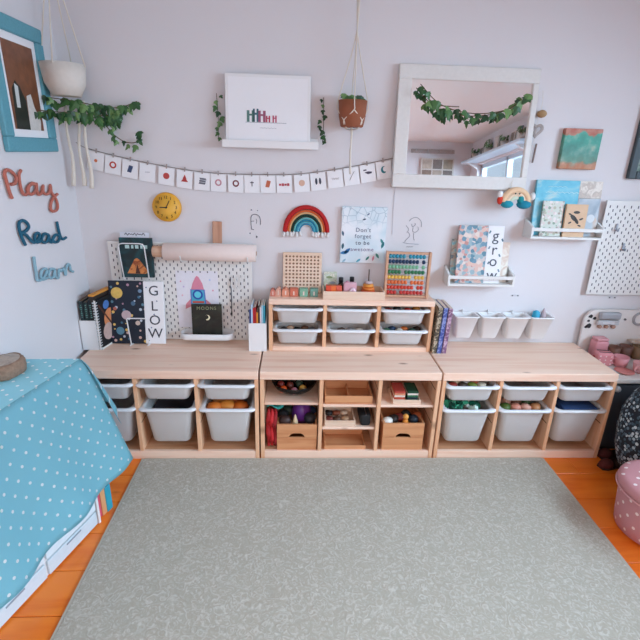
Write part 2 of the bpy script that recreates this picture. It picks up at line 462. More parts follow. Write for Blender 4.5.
cl = thing('folded_cloth', 'folded navy blue cloth filling the rightmost deep bin', 'cloth', (bin_x(UXR, 2), -.30, DP_Z+.18))
for i in range(3): MB().box((.004*i, 0, .018*i), (.205-.006*i, .26, .017), .007, 3).build('fold', M('1d3a66', .9, bump=.4, bscale=120), cl)
cc = ['a33b33', 'd8c6a8', '4d4038', 'd9d4cf', '7d8f3a', 'c8603a', 'e2d7c2', '5a4a40']
cn = ['red', 'cream', 'brown', 'white', 'olive', 'rust', 'ivory', 'dark brown']
for i in range(8):
    lump('craft_scrap', cn[i]+' craft scrap in the shallow bin above the green bricks', 'craft scrap', (bin_x(UXR, 0)-.09+.026*i, -.39+.03*(i % 2), SH_Z+.082), .022, cc[i], (1.2, 1, .6), group='craft scraps')
uc = ['8c2f2a', '2f2a2a', 'c0392f', 'd88a3a', '38634a', '2b3f5c', 'd2c6b4', 'c9662a', '31564a', '40302a']
un = ['maroon', 'charcoal', 'red', 'amber', 'green', 'navy', 'cream', 'orange', 'bottle green', 'brown']
for i in range(10):
    z = UPZ+(.152 if i < 4 else .031)+.079; j = i if i < 4 else i-4
    x = UPX+UP-.09+(.055 if i < 4 else .036)*j
    lump('small_toy', un[i]+' small toy lying in the '+('upper' if i < 4 else 'lower')+' bin beneath the abacus', 'toy', (x, -.13+.03*(j % 2), z), .021, uc[i], (1.1, 1, .8), group='small toys below the abacus')
for i in range(5):
    lump('wooden_figure', ['dark', 'tan', 'black', 'brown', 'grey'][i]+' little figure in the lower left bin of the upper unit', 'toy', (UPX-UP-.08+.04*i, -.12+.02*(i % 2), UPZ+.031+.078), .02, ['3a2c28', 'c9a184', '1d1b1c', '6b4a38', '77706e'][i], (1.2, 1, .7), group='little figures')
for i in range(3):
    lump('pebble', ['brown', 'grey', 'cream'][i]+' pebble in the lower middle bin of the upper unit', 'pebble', (UPX-.05+.05*i, -.12, UPZ+.031+.078), .02, ['6d5548', '8b8582', 'cdbfae'][i], (1.3, 1, .6), group='pebbles')

cl = thing('folded_cloth', 'folded dark grey cloth in the middle deep bin of the left unit', 'cloth', (bin_x(UXL, 1), -.255, DP_Z+.014))
for i in range(7): MB().box((0, 0, .011+.022*i), (.18+.006*i, .29, .021), .008, 3).build('fold', M('4a4650', .9, bump=.4, bscale=120), cl)

# ------------------------------------------------------------------ middle unit: shelves and their contents
FY = -.438
def mid_shelf(k, z, label):
    x = bin_x(UXM, k)
    o = MB().box((0, 0, 0), (CLR-.002, .40, .014), .002).build('shelf_board', PINE, None, (x, -.225, z))
    return tag(o, label, 'shelf', 'shelf boards of the middle unit')
mid_shelf(0, .330, 'pine shelf board under the glass bowl of balls')
mid_shelf(1, .318, 'pine shelf board under the long wooden compartment tray')
mid_shelf(1, .182, 'pine shelf board under the tray of shells')
mid_shelf(2, .318, 'pine shelf board under the box of domino cards')
FL = .048
# stacked wooden boxes with a handle notch
def notch_box(loc, w, d, h, label, notch=True, group='slatted wooden boxes'):
    t = thing('wooden_box', label, 'box', loc, group=group)
    th = .009
    n = [(-w/2, 0), (-.043, 0), (-.034, .016), (-.02, .024), (.02, .024), (.034, .016), (.043, 0), (w/2, 0), (w/2, h), (-w/2, h)] if notch else [(-w/2, 0), (w/2, 0), (w/2, h), (-w/2, h)]
    MB().prism(n, -d/2, -d/2+th).build('front_panel', BOXWOOD, t)
    box1('back_panel', (0, d/2-th/2, h/2), (w, th, h), BOXWOOD, t)
    for s in (-1, 1): box1('side_panel', (s*(w/2-th/2), 0, h/2), (th, d-2*th-.001, h), BOXWOOD, t)
    box1('base_panel', (0, 0, th/2+.028 if notch else th/2), (w-2*th-.001, d-2*th-.001, th), BOXWOOD, t)
    return t
x0 = bin_x(UXM, 0)
notch_box((x0+.03, -.30, FL), .212, .25, .078, 'lower wooden box beside the red cloth in the middle unit', False)
notch_box((x0+.03, -.302, FL+.0805), .212, .25, .078, 'upper notched wooden box holding the purple dome')
x2 = bin_x(UXM, 2)
notch_box((x2-.005, -.30, FL), .222, .25, .078, 'lower wooden box in the right compartment of the middle unit', False)
notch_box((x2-.005, -.302, FL+.0805), .222, .25, .085, 'upper notched wooden box filled with toy figures')
# toys in the left upper box
zt = FL+.079+.04
tag(MB().lathe([(.052, 0), (.055, .03), (.05, .07), (.034, .10), (.012, .115), (.0, .118)], (0, 0, 0), 20).build('play_dome', M('6a2f8c', .35), None, (x0+.055, -.30, zt)), 'shiny purple dome in the upper notched box', 'toy')
tag(MB().lathe([(.018, 0), (.012, .03), (.004, .06), (0, .066)], (0, 0, 0), 14).build('toy_cone', M('ead2a8', .6), None, (x0+.02, -.385, zt+.012)), 'small cream cone in front of the purple dome', 'toy')
for i, (dx, dy, c, n) in enumerate([(-.05, -.33, '1a1c1f', 'black'), (-.02, -.27, '20352c', 'dark green'), (-.035, -.38, '3a2420', 'dark brown'), (.105, -.29, '1d2f52', 'dark blue'), (.1, -.36, '26262c', 'charcoal')]):
    lump('toy_lump', n+' soft toy beside the purple dome', 'toy', (x0+dx, dy, zt+.038), .034, c, (1, 1, .95), group='toys beside the dome')
# red cloth bundles
for i in range(3):
    pts = [(x0-.122+.018*i+.003*math.sin(j), -.405+.012*math.sin(j*1.7+i), FL+.012+j*.028) for j in range(9)]
    tag(MB().tube(pts, [.008, .012, .0105, .013, .012, .011, .012, .010, .007], 10, smoothpath=4).build('rolled_cloth', M(['a5141a', 'c01d22', '8f1016'][i], .75, bump=.3, bscale=90), None),
        ['crimson rolled cloth nearest the left side panel', 'bright red rolled cloth between two darker ones', 'dark red rolled cloth against the wooden boxes'][i], 'cloth', 'red rolled cloths')
b = MB(); b.sheet([[(x0-.128+.014*i, -.42+.02*j, FL+.262+.012*math.sin(i*1.1+j)) for i in range(7)] for j in range(6)], .004)
tag(b.build('scarf', M('2a8f86', .8)), 'teal scarf lying over the red rolled cloths', 'scarf')
# glass bowl of balls
mgl, nt, bs = nm('smoked_glass'); bs.inputs['Base Color'].default_value = lin('4a4440'); bs.inputs['Transmission Weight'].default_value = .75; bs.inputs['Roughness'].default_value = .06; bs.inputs['IOR'].default_value = 1.2
bz = .3375
bw = MB().lathe([(.035, 0), (.07, .008), (.105, .035), (.122, .068), (.1185, .068), (.10, .036), (.066, .012), (.0, .010)], (0, 0, 0), 36)
tag(bw.build('glass_bowl', mgl, None, (x0+.012, -.295, bz)), 'smoked glass bowl of coloured balls on the upper left shelf', 'bowl')
for i, (dx, dy, c, n) in enumerate([(-.045, -.355, 'd9541e', 'orange'), (.012, -.375, 'c07a86', 'dusky pink'), (.058, -.345, 'e0b45a', 'yellow'), (-.01, -.31, '7a3a30', 'brown'), (.04, -.29, '40594a', 'dark green'), (-.06, -.30, '8a2f2a', 'maroon')]):
    tag(MB().ball((0, 0, 0), .021).build('ball', M(c, .35), None, (x0+dx, dy, bz+.04)), n+' ball in the smoked glass bowl', 'ball', 'balls in the glass bowl')
# middle column trays
def tray(loc, w, d, h, label, mat, comp=0, th=.008, hb=None, group=None):
    t = thing('wooden_tray', label, 'tray', loc, group=group)
    hb = hb or h
    box1('base_panel', (0, 0, th/2), (w, d, th), mat, t)
    box1('front_panel', (0, -d/2+th/2, th+(h-th)/2), (w, th, h-th), mat, t, .001)
    box1('back_panel', (0, d/2-th/2, th+(hb-th)/2), (w, th, hb-th), mat, t, .001)
    for s in (-1, 1): box1('side_panel', (s*(w/2-th/2), 0, th+(h-th)/2), (th, d-2*th-.001, h-th), mat, t, .001)
    for k in range(comp): box1('partition', (-w/2+w*(k+1)/(comp+1), 0, th+(h-th)*.4), (.005, d-2*th-.002, (h-th)*.8), mat, t)
    return t
x1 = bin_x(UXM, 1)
tray((x1-.005, -.33, .326), .25, .17, .045, 'long wooden compartment tray on the top shelf of the middle column', BOXWOOD, 1, hb=.09, group='wooden trays in the middle unit')
tray((x1-.045, -.345, .190), .165, .15, .035, 'wooden tray of shells on the second shelf of the middle column', BEECH, 0, group='wooden trays in the middle unit')
for i in range(6):
    lump('shell', ['dark red', 'brown', 'tan', 'black', 'rust', 'cream'][i]+' shell lying in the small wooden tray', 'shell', (x1-.10+.042*(i % 3), -.375+.06*(i//3), .212), .02, ['6e2a22', '5a3c2c', 'b58a68', '262020', '8c4a30', 'd2b296'][i], (1.2, 1, .7), group='shells in the tray')
pb = thing('pencil_case', 'black zipped case standing beside the tray of shells', 'case', (x1+.092, -.34, .190))
MB().box((0, 0, .035), (.055, .15, .07), .012, 2).build('body', M('15181c', .7, bump=.3), pb)
MB().box((0, -.02, .0715), (.004, .12, .003), .001).build('zip', METAL, pb)
tray((x1-.012, -.35, FL), .225, .14, .022, 'shallow tan wooden tray on the bottom of the middle column', BOXWOOD, 0, hb=.055, group='wooden trays in the middle unit')
# right column: box of domino cards and toy figures
tray((x2+.0, -.345, .326), .15, .14, .022, 'small wooden box of domino cards on the upper right shelf', BEECH, 0)
for i in range(5):
    for s in (0, 1):
        c = (['1f5c3a', '23303a', '2c6b48', 'e8ddd2', '1d4a34'] if s else ['e2b49c', 'c4523c', 'e8d2c0', 'd98a6a', 'b8463a'])[i]
        tag(box1('domino_card', (x2-.038+s*.07+.001*i, -.345+.002*i, .338+.0108*i), (.058, .105, .010), M(c, .6), None, .001),
            ['lowest', 'second lowest', 'middle', 'second highest', 'topmost'][i]+' card of the '+('green right-hand' if s else 'coral left-hand')+' pile in the small box', 'card', 'domino cards')
figs = [(-.088, -.385, 'e8e4dc', 'white'), (-.05, -.36, '2a2320', 'dark brown'), (-.015, -.345, '7c2a22', 'red-brown'), (.06, -.36, '1e2c3a', 'dark blue'), (.085, -.33, 'b0603a', 'rust'), (.03, -.31, '1d1d1d', 'black')]
zf = FL+.079+.045
for dx, dy, c, n in figs:
    lump('toy_animal', n+' toy animal lying in the upper right notched box', 'toy', (x2+dx, dy, zf+.03), .027, c, (1.15, 1, .95), group='toy animals in the box')
fg = thing('toy_figure', 'orange toy figure standing up in the notched box', 'toy', (x2+.008, -.395, zf-.006))
MB().lathe([(.016, 0), (.02, .02), (.013, .05), (.009, .058)], (0, 0, 0), 14).build('body', M('e08a2e', .5), fg)
MB().ball((0, 0, .072), .016).build('head', M('e9a24c', .5), fg)

# ------------------------------------------------------------------ things on the left wall
PHOTO = cells('photo_print', ['20221c', '2c3524', '8a5a3c', 'e8e2da', 'd9cfc4', '5a3a28', '1c1a18'], 9, .4, 'noise')
# picture frame (teal, with white mount and a photo)
fx = X0
pf = thing('framed_photo', 'teal picture frame with a white mount holding a wedding photo', 'picture frame', (fx, -.36, 1.53))
fw_, fh_, fb = .40, .50, .058
for nme, c, s in (('frame_bottom', (0, 0, fb/2), (.022, fw_, fb)), ('frame_top', (0, 0, fh_-fb/2), (.022, fw_, fb)),
                  ('frame_side', (0, -fw_/2+fb/2, fh_/2), (.022, fb, fh_-2*fb)), ('frame_side', (0, fw_/2-fb/2, fh_/2), (.022, fb, fh_-2*fb))):
    MB().box((.012, c[1], c[2]), s, .004).build(nme, M('5f9fae', .6, name='teal_frame', bump=.4, bscale=150, var=.15), pf)
MB().box((.007, 0, fh_/2), (.008, fw_-2*fb, fh_-2*fb)).build('mount', PAPER, pf)
ph = MB().box((.0118, 0, fh_/2), (.001, fw_-2*fb-.06, fh_-2*fb-.06)).build('photo_print', M('7a4a30', .4, name='photo_brick', bump=0, bscale=30, var=.5), pf)
hz = .5*fh_
MB().prism([(-.10, .088), (.0, .088), (.0, .20), (-.03, .25), (-.06, .27), (-.09, .24)], .0124, .0130, 'YZ').build('printed_figure', M('20261e', .5, var=.5), pf)
MB().prism([(-.075, .17), (-.05, .17), (-.045, .25), (-.07, .26)], .0131, .0135, 'YZ').build('printed_figure', M('cfd4d2', .5), pf)
MB().prism([(.0, .088), (.085, .088), (.095, .13), (.06, .18), (.045, .23), (.01, .22)], .0124, .0130, 'YZ').build('printed_figure', M('d8d2cc', .5, var=.2), pf)
# the three knitted wire words
WORDS = {
'Play': [
 [(-0.587,1.355),(-0.597,1.383),(-0.602,1.416),(-0.606,1.444),(-0.600,1.458),(-0.582,1.464),(-0.557,1.456),(-0.536,1.439),(-0.535,1.423),(-0.553,1.409),(-0.576,1.409)],
 [(-0.489,1.459),(-0.508,1.443),(-0.514,1.418),(-0.513,1.388),(-0.503,1.367),(-0.484,1.361),(-0.467,1.369),(-0.452,1.391),(-0.423,1.403),(-0.398,1.399),(-0.431,1.399),(-0.465,1.383),(-0.458,1.363),(-0.430,1.359),(-0.403,1.372),(-0.388,1.399),(-0.393,1.367),(-0.379,1.352),(-0.351,1.364),(-0.335,1.387),(-0.342,1.363),(-0.323,1.349),(-0.288,1.355),(-0.271,1.385),(-0.271,1.353),(-0.248,1.330),(-0.233,1.303),(-0.239,1.277),(-0.265,1.267),(-0.298,1.274),(-0.297,1.297),(-0.268,1.324),(-0.218,1.341)]],
'Read': [
 [(-0.555,1.161),(-0.571,1.198),(-0.577,1.239),(-0.566,1.258),(-0.537,1.261),(-0.513,1.246),(-0.507,1.229),(-0.532,1.217),(-0.566,1.213),(-0.537,1.201),(-0.515,1.179),(-0.491,1.160),(-0.463,1.163),(-0.435,1.179),(-0.442,1.193),(-0.468,1.190),(-0.479,1.170),(-0.461,1.155),(-0.426,1.158)],
 [(-0.361,1.172),(-0.392,1.181),(-0.421,1.165),(-0.413,1.146),(-0.380,1.145),(-0.357,1.169),(-0.360,1.146),(-0.344,1.134),(-0.326,1.148),(-0.294,1.160),(-0.258,1.149)],
 [(-0.329,1.148),(-0.320,1.130),(-0.284,1.127),(-0.262,1.144),(-0.263,1.181),(-0.265,1.217),(-0.257,1.159),(-0.239,1.130),(-0.200,1.131)]],
'learn': [
 [(-0.510,1.102),(-0.513,1.069),(-0.514,1.025),(-0.514,0.998),(-0.484,0.992),(-0.453,0.999),(-0.427,1.018),(-0.437,1.031),(-0.467,1.028),(-0.483,1.007),(-0.466,0.988),(-0.426,0.987)],
 [(-0.362,1.010),(-0.393,1.017),(-0.419,0.998),(-0.406,0.979),(-0.375,0.979),(-0.356,1.006),(-0.361,0.975),(-0.334,0.962),(-0.320,0.997),(-0.299,0.985),(-0.271,0.991),(-0.263,0.957),(-0.252,0.980),(-0.228,1.000),(-0.208,0.993),(-0.205,0.966),(-0.182,0.953)]]}
for wd, col, lab in (('Play', 'c07060', 'coral knitted wire word Play on the left wall'), ('Read', '1d5f78', 'dark teal knitted wire word Read on the left wall'), ('learn', '8fb4c2', 'pale blue knitted wire word learn on the left wall')):
    b = MB()
    for st in WORDS[wd]: b.tube([(X0+.012, y, z) for y, z in st],   .0066, 8, smoothpath=5)
    tag(b.build('wire_word', M(col, .85, bump=.6, bscale=350, var=.15)), lab, 'wall word', 'knitted wire words')

# ------------------------------------------------------------------ ivy
def leaf_mesh(name, mat):
    pts = [(0, 0), (.35, .1), (.5, .42), (.27, .45), (.2, .75), (0, 1.05), (-.2, .75), (-.27, .45), (-.5, .42), (-.35, .1)]
    bm = bmesh.new(); c = bm.verts.new((0, .4, .06)); vs_ = [bm.verts.new((x, y, -.12*abs(x))) for x, y in pts]
    for i in range(len(vs_)):
        bm.faces.new((c, vs_[i], vs_[(i+1) % len(vs_)]))
    me = bpy.data.meshes.new(name); bm.to_mesh(me); bm.free(); me.materials.append(mat); return me
LEAVES = [leaf_mesh('ivy_leaf', M(c, .45, var=.25, bscale=20)) for c in ('2f5a30', '45713c', '24482a', '6d9156')]
def put_leaf(parent, p, size, facing=(0, -1, 0)):
    n = (Vector(facing)+Vector((random.uniform(-.6, .6), random.uniform(-.25, .25), random.uniform(-.2, .7)))).normalized()
    d = Vector((random.uniform(-.8, .8), 0, -1)); d = (d-n*d.dot(n)).normalized(); xa = d.cross(n)
    o = link('leaf', random.choice(LEAVES), parent)
    m = Matrix((xa, d, n)).transposed().to_4x4() @ Matrix.Diagonal((size, size, size, 1)); m.translation = p
    o.matrix_basis = m
    return o
def vine(parent, pts, n, size, stem='5b4a34'):
    P = catmull([Vector(p) for p in pts], 8)
    MB().tube(P, .0022, 6).build('stem', M(stem, .7), parent)
    for i in range(n):
        p = P[int((i+.5)*len(P)/n)]
        put_leaf(parent, p+Vector((random.uniform(-.012, .012), -.008, random.uniform(-.02, .012))), size*random.uniform(.7, 1.25))
iv = thing('trailing_ivy', 'green trailing ivy spilling from the corner along the wall above the bunting', 'ivy')
vine(iv, [(-1.41, -.30, 1.70), (-1.36, -.2, 1.70), (-1.30, -.12, 1.70), (-1.22, -.07, 1.70), (-1.16, -.05, 1.71)], 34, .046)
vine(iv, [(-1.42, -.22, 1.76), (-1.33, -.12, 1.755), (-1.24, -.08, 1.74), (-1.15, -.05, 1.74), (-1.07, -.04, 1.77)], 30, .046)
vine(iv, [(-1.30, -.10, 1.70), (-1.24, -.06, 1.675), (-1.215, -.05, 1.64), (-1.19, -.04, 1.61), (-1.15, -.035, 1.585), (-1.105, -.03, 1.582), (-1.08, -.03, 1.60), (-1.085, -.03, 1.63)], 12, .038)
vine(iv, [(-1.24, -.08, 1.72), (-1.19, -.05, 1.69), (-1.17, -.05, 1.67)], 7, .036)
# hanging plant pot the ivy grows from (corner), with its cords
hp = thing('corner_planter', 'white hanging planter in the corner that the ivy grows from', 'planter', (-1.34, -.17, 1.77))
MB().lathe([(.06, 0), (.085, .05), (.095, .13), (.087, .13), (.075, .05), (.0, .02)], (0, 0, 0), 24).build('pot', M('ded6cd', .7), hp)
cd = MB()
for a in (0, PI/2, PI, 1.5*PI): cd.tube([(.097*math.cos(a), .097*math.sin(a), .12), (.03*math.cos(a), .03*math.sin(a), .42), (0, 0, .62)], .003, 6)
cd.build('hanger_cord', ROPE, hp)
MB().tube([(0, 0, .62), (0, 0, .632)], .012, 8).build('ceiling_hook', METAL, hp)
for i, (p, q) in enumerate((((.0, .09, -.005), (-.02, .09, -.40)), ((.03, .085, -.01), (.02, .085, -.41)), ((-.05, .08, -.01), (-.06, .08, -.40)))):
    P_ = [Vector(p).lerp(Vector(q), t/6)+Vector((.006*math.sin(t*1.4+i), 0, 0)) for t in range(7)]
    MB().tube(P_, [.006, .006, .007, .007, .009, .011], 8, smoothpath=3).build('rope_tail', ROPE, hp)

# ------------------------------------------------------------------ bunting of picture cards
S_PTS = [(-1.40, -.008, 1.575), (-1.348, -.008, 1.548), (-1.17, -.008, 1.508), (-.996, -.008, 1.478), (-.83, -.008, 1.456), (-.666, -.008, 1.446), (-.47, -.008, 1.447), (-.276, -.008, 1.456), (-.041, -.008, 1.493), (.198, -.008, 1.545), (.21, -.008, 1.55)]
SP = catmull([Vector(p) for p in S_PTS], 12)
tag(MB().tube(SP, .0016, 6).build('bunting_string', M('8d8078', .9)), 'thin brown string the picture cards hang from across the wall', 'string')
def string_z(x):
    for a, b_ in zip(SP, SP[1:]):
        if a.x <= x <= b_.x: return a.z+(b_.z-a.z)*(x-a.x)/max(1e-6, b_.x-a.x)
    return SP[-1].z
CX = [-1.304, -1.222, -1.139, -1.054, -.96, -.869, -.781, -.699, -.61, -.527, -.444, -.36, -.27, -.186, -.097, -.013, .071, .154]
pics = [('a small orange flower', 'flower', 'd8774c'), ('a red ring', 'ring', 'c8463c'), ('a tilted dark blue book', 'slab', '3d4c6e'), ('a thin grey line', 'line', '8a8790'),
        ('a red toadstool', 'dot', 'bf4a44'), ('a red tree', 'tree', 'b8403c'), ('a stack of grey blocks', 'blocks', '6f6f7a'), ('a pink swirl', 'ring', 'c9909a'),
        ('a dark red wreath', 'ring', '7c3038'), ('a dark cross', 'cross', '58505c'), ('a tilted rust leaf', 'slab', 'c4684a'), ('a low red train', 'train', 'b84a54'),
        ('a peach disc', 'dot', 'd9b09a'), ('two dark footprints', 'bars', '3f4352'), ('faint grey scribble', 'scribble', 'a2a0a8'), ('a slanting grey twig', 'twig', '8c8684'),
        ('a dark helicopter', 'heli', '4a4458'), ('a teal crescent moon', 'moon', '2f7f8c')]
CARD = MB().box((0, 0, 0), (.080, .0012, .088), .0003).mesh('card', PAPER)
PEG = MB().box((0, 0, 0), (.006, .008, .022), .001).mesh('clothes_peg', M('a89a94', .7))
for i, x in enumerate(CX):
    zs = string_z(x); sl = (string_z(x+.03)-string_z(x-.03))/.06 if x < .16 else .22
    t = thing('picture_card', 'white card showing %s, %s on the string' % (pics[i][0], ['leftmost', 'second from the left', 'third from the left', 'fourth from the left', 'fifth from the left', 'sixth from the left', 'seventh from the left', 'eighth from the left', 'ninth from the left',
              'ninth from the right', 'eighth from the right', 'seventh from the right', 'sixth from the right', 'fifth from the right', 'fourth from the right', 'third from the right', 'second from the right', 'rightmost'][i]), 'card', (x, -.010, zs), (0, -sl*.8, 0), 'cards on the bunting')
    link('card', CARD, t, (0, 0, -.049)); link('clothes_peg', PEG, t, (0, -.002, .001))
    k, cm = pics[i][1], M(pics[i][2], .7)
    b = MB(); y0, y1, zc = -.0018, -.0007, -.047
    def circ(cx, cz, r, n=14): return [(cx+r*math.cos(2*PI*j/n), cz+r*math.sin(2*PI*j/n)) for j in range(n)]
    if k == 'flower':
        b.prism(circ(0, zc, .008), y0, y1)
    elif k == 'dot': b.prism(circ(0, zc, .016), y0, y1)
    elif k == 'ring':
        b.rings([[Vector((r_*math.cos(2*PI*j/18), yy, zc+r_*math.sin(2*PI*j/18))) for j in range(18)] for r_, yy in ((.010, y1), (.010, y0), (.017, y0), (.017, y1))], cap0=False, cap1=False)
    elif k == 'slab': b.prism([(-.014, zc-.016), (.006, zc-.018), (.015, zc+.014), (-.005, zc+.018)], y0, y1)
    elif k == 'line': b.prism([(-.012, zc-.001), (.012, zc+.002), (.012, zc+.004), (-.012, zc+.001)], y0, y1)
    elif k == 'tree': b.prism([(-.018, zc-.014), (.018, zc-.014), (.008, zc), (.010, zc), (0, zc+.022), (-.010, zc), (-.008, zc)], y0, y1)
    elif k == 'blocks':
        for q in range(3): b.prism([(-.018+.004*q, zc-.014+.011*q), (.014+.004*q, zc-.016+.011*q), (.018, zc-.007+.011*q), (-.014, zc-.005+.011*q)], y0, y1)
    elif k == 'cross': b.box((0, (y0+y1)/2, zc), (.004, y1-y0, .026)); b.box((0, (y0+y1)/2-.0003, zc+.006), (.018, y1-y0, .005))
    elif k == 'train':
        for q in range(4): b.box((-.021+.014*q, (y0+y1)/2, zc-.004), (.012, y1-y0, .010+.004*(q % 2)))
    elif k == 'bars':
        for s in (-1, 1): b.prism([(p[0]*.5+s*.010, (p[1]-zc)*1.4+zc) for p in circ(0, zc, .012)], y0, y1)
    elif k == 'scribble': b.tube([(-.018+.0045*q, y0, zc+.005*(-1)**q) for q in range(9)], .0010, 5)
    elif k == 'twig': b.tube([(-.012, y0, zc-.02), (.0, y0, zc), (.016, y0, zc+.022)], .0012, 5)
    elif k == 'heli': b.prism([(-.018, zc+.004), (.0, zc-.006), (.02, zc-.004), (.022, zc+.004), (.002, zc+.008)], y0, y1); b.box((-.014, (y0+y1)/2, zc+.016), (.016, y1-y0, .006))
    elif k == 'moon': b.prism([(.016*math.cos(a), zc+.018*math.sin(a)) for a in [PI*.35+j*PI*1.3/10 for j in range(11)]]+[(.006+.011*math.cos(a), zc+.003+.013*math.sin(a)) for a in [PI*1.6-j*PI*1.2/10 for j in range(11)]], y0, y1)
    b.build('printed_picture', cm, t)

# ------------------------------------------------------------------ round clock
ck = thing('wall_clock', 'round yellow-orange wall clock with dark numerals', 'clock', (-.975, -.002, 1.268))
MB().lathe([(.073, 0), (.076, .006), (.074, .018), (.068, .021), (0, .021)], (0, 0, 0), 40, axis='Y').build('case', M('e8a52e', .5), ck)
MB().lathe([(.066, .0205), (.066, .0220), (0, .0222)], (0, 0, 0), 40, axis='Y').build('dial', M('efb340', .5, var=.05), ck)
for h_ in range(1, 13):
    a = PI/2-h_*PI/6
    text('numeral', str(h_), .021, M('4a2a12', .6), ck, (.052*math.cos(a), -.0228, .052*math.sin(a)))
for a, L_, wd in ((PI*1.0, .040, .005), (PI*.35, .046, .004)):
    o = MB().box((L_/2-.006, 0, 0), (L_, .0012, wd), .0004).build('hand', BLACK, ck, (0, -.0245, 0), (0, -a, 0))
MB().lathe([(.005, .022), (.004, .027), (0, .0275)], (0, 0, 0), 12, axis='Y').build('centre_cap', BLACK, ck)

# ------------------------------------------------------------------ line-art wall stickers (generic sketches)
st = thing('wall_sticker', 'small line-drawn rounded arch sticker beside the bracket above the paper roll', 'sticker', (-.513, -.0012, 1.205))
b = MB()
b.tube([(-.022, 0, -.045), (-.024, 0, .0), (-.02, 0, .028), (.0, 0, .036), (.022, 0, .024), (.028, 0, -.004), (.026, 0, -.02)], .0018, 5, smoothpath=4)
b.tube([(-.024, 0, -.002), (-.006, 0, .0)], .0014, 5); b.tube([(-.022, 0, -.044), (-.008, 0, -.046)], .0014, 5)
b.tube([(.004, 0, .012), (.008, 0, .0), (.004, 0, -.014)], .0012, 5)
b.build('drawn_lines', M('50505c', .8), st)
b = MB(); b.ball((.006, 0, -.085), .005, (1, .3, 1.4), 1); b.ball((-.03, 0, -.066), .004, (1, .3, 1), 1); b.ball((-.02, 0, .058), .004, (1.4, .3, .8), 1); b.ball((.012, 0, .056), .003, (1, .3, 1), 1); b.build('drawn_dots', M('6b6974', .8), st)
st = thing('wall_sticker', 'faint grey line-drawn sketch sticker on the wall above the abacus', 'sticker', (.345, -.0012, 1.165))
b = MB()
for pl_ in ([(-.02, .06), (-.005, .075), (.02, .08), (.045, .06), (.05, .03)], [(-.035, .035), (-.02, .015), (-.028, -.005)], [(-.005, .045), (.0, .03), (.015, .04), (.012, .05)],
            [(.005, .025), (.004, .005), (.02, .0), (.035, .015), (.03, .03)], [(-.02, .0), (-.01, -.02), (-.03, -.045), (-.035, -.055)], [(.01, -.005), (.012, -.03), (.018, -.045)], [(-.045, -.058), (-.01, -.064), (.045, -.066)]):
    b.tube([(x, 0, z) for x, z in pl_], .0014, 5, smoothpath=4)
b.tube([(-.022+.005*q, 0, -.084+.006*(q % 2)) for q in range(8)], .0011, 5)
b.build('drawn_lines', M('8d8b96', .8), st)

# ------------------------------------------------------------------ rope rainbow
rb = thing('rope_rainbow', 'red to blue rope rainbow with white tasselled ends on the wall', 'wall hanging', (-.238, -.012, 1.155))
cols = [('b71a1c', .112, .0125), ('d9622e', .0955, .0055), ('e8b884', .086, .0045), ('12382c', .0745, .0075), ('6fc0c0', .0625, .0045), ('1f7f9e', .0535, .005), ('58b2c4', .0445, .0045), ('2f86ac', .036, .004)]
for c, R_, r_ in cols:
    pts = [(R_*math.cos(a)*1.03, 0, R_*1.17*math.sin(a)) for a in [PI*j/24 for j in range(25)]]
    MB().tube(pts, r_, 8).build('rope_arch', M(c, .85, bump=.5, bscale=300), rb)
tm = MB().lathe([(.004, 0), (.008, -.008), (.009, -.02), (.006, -.03)], (0, 0, 0), 8).mesh('tassel', M('e6e0de', .9, bump=.6, bscale=250))
for s in (-1, 1):
    for j in range(6): link('tassel', tm, rb, (s*(.034+.017*j), -.003*(j % 2), .004-.004*(j % 2)), (0, .15*((j % 3)-1), 0))

# ------------------------------------------------------------------ poster
mp_, nt, b_ = nm('poster_print')
v = coords(nt, (28, 28, 28), rnd=False)
vo = nt.nodes.new('ShaderNodeTexVoronoi'); vo.feature = 'DISTANCE_TO_EDGE'; vo.inputs['Scale'].default_value = 1; nt.links.new(v, vo.inputs['Vector'])
k = ramp(nt, vo.outputs['Distance'], [(0, 'ffffff'), (.04, '8a8a8a'), (.09, '000000')])
tc = nt.nodes.new('ShaderNodeTexCoord'); sx = nt.nodes.new('ShaderNodeSeparateXYZ'); nt.links.new(tc.outputs['Object'], sx.inputs[0])
mr = nt.nodes.new('ShaderNodeMapRange'); mr.inputs[1].default_value = .04; mr.inputs[2].default_value = .10; nt.links.new(sx.outputs['Z'], mr.inputs[0])
mu = nt.nodes.new('ShaderNodeMath'); mu.operation = 'MULTIPLY'; nt.links.new(k, mu.inputs[0]); nt.links.new(mr.outputs[0], mu.inputs[1])
no = nt.nodes.new('ShaderNodeTexNoise'); no.inputs['Scale'].default_value = 7; nt.links.new(tc.outputs['Object'], no.inputs['Vector'])
bg = ramp(nt, no.outputs['Fac'], [(.4, 'eef0f4'), (.6, 'd2e2ea')])
nt.links.new(mixc(nt, mu.outputs[0], bg, lin('9fb6c4')), b_.inputs['Base Color']); b_.inputs['Roughness'].default_value = .6
ps = thing('poster', "white canvas print reading Don't forget to be awesome with painted leaves", 'poster', (.074, -.011, 1.143))
MB().box((0, 0, 0), (.246, .02, .304), .002).build('canvas', mp_, ps)
for s_, z, c, sz in (("Don't", .030, '5d6b86', .032), ('forget', -.004, '5d6b86', .032), ('to be', -.040, '35455f', .032), ('awesome', -.076, '7d6788', .030)):
    text('lettering', s_, sz, M(c, .7), ps, (-.002, -.0108, z), spacing=1.15)
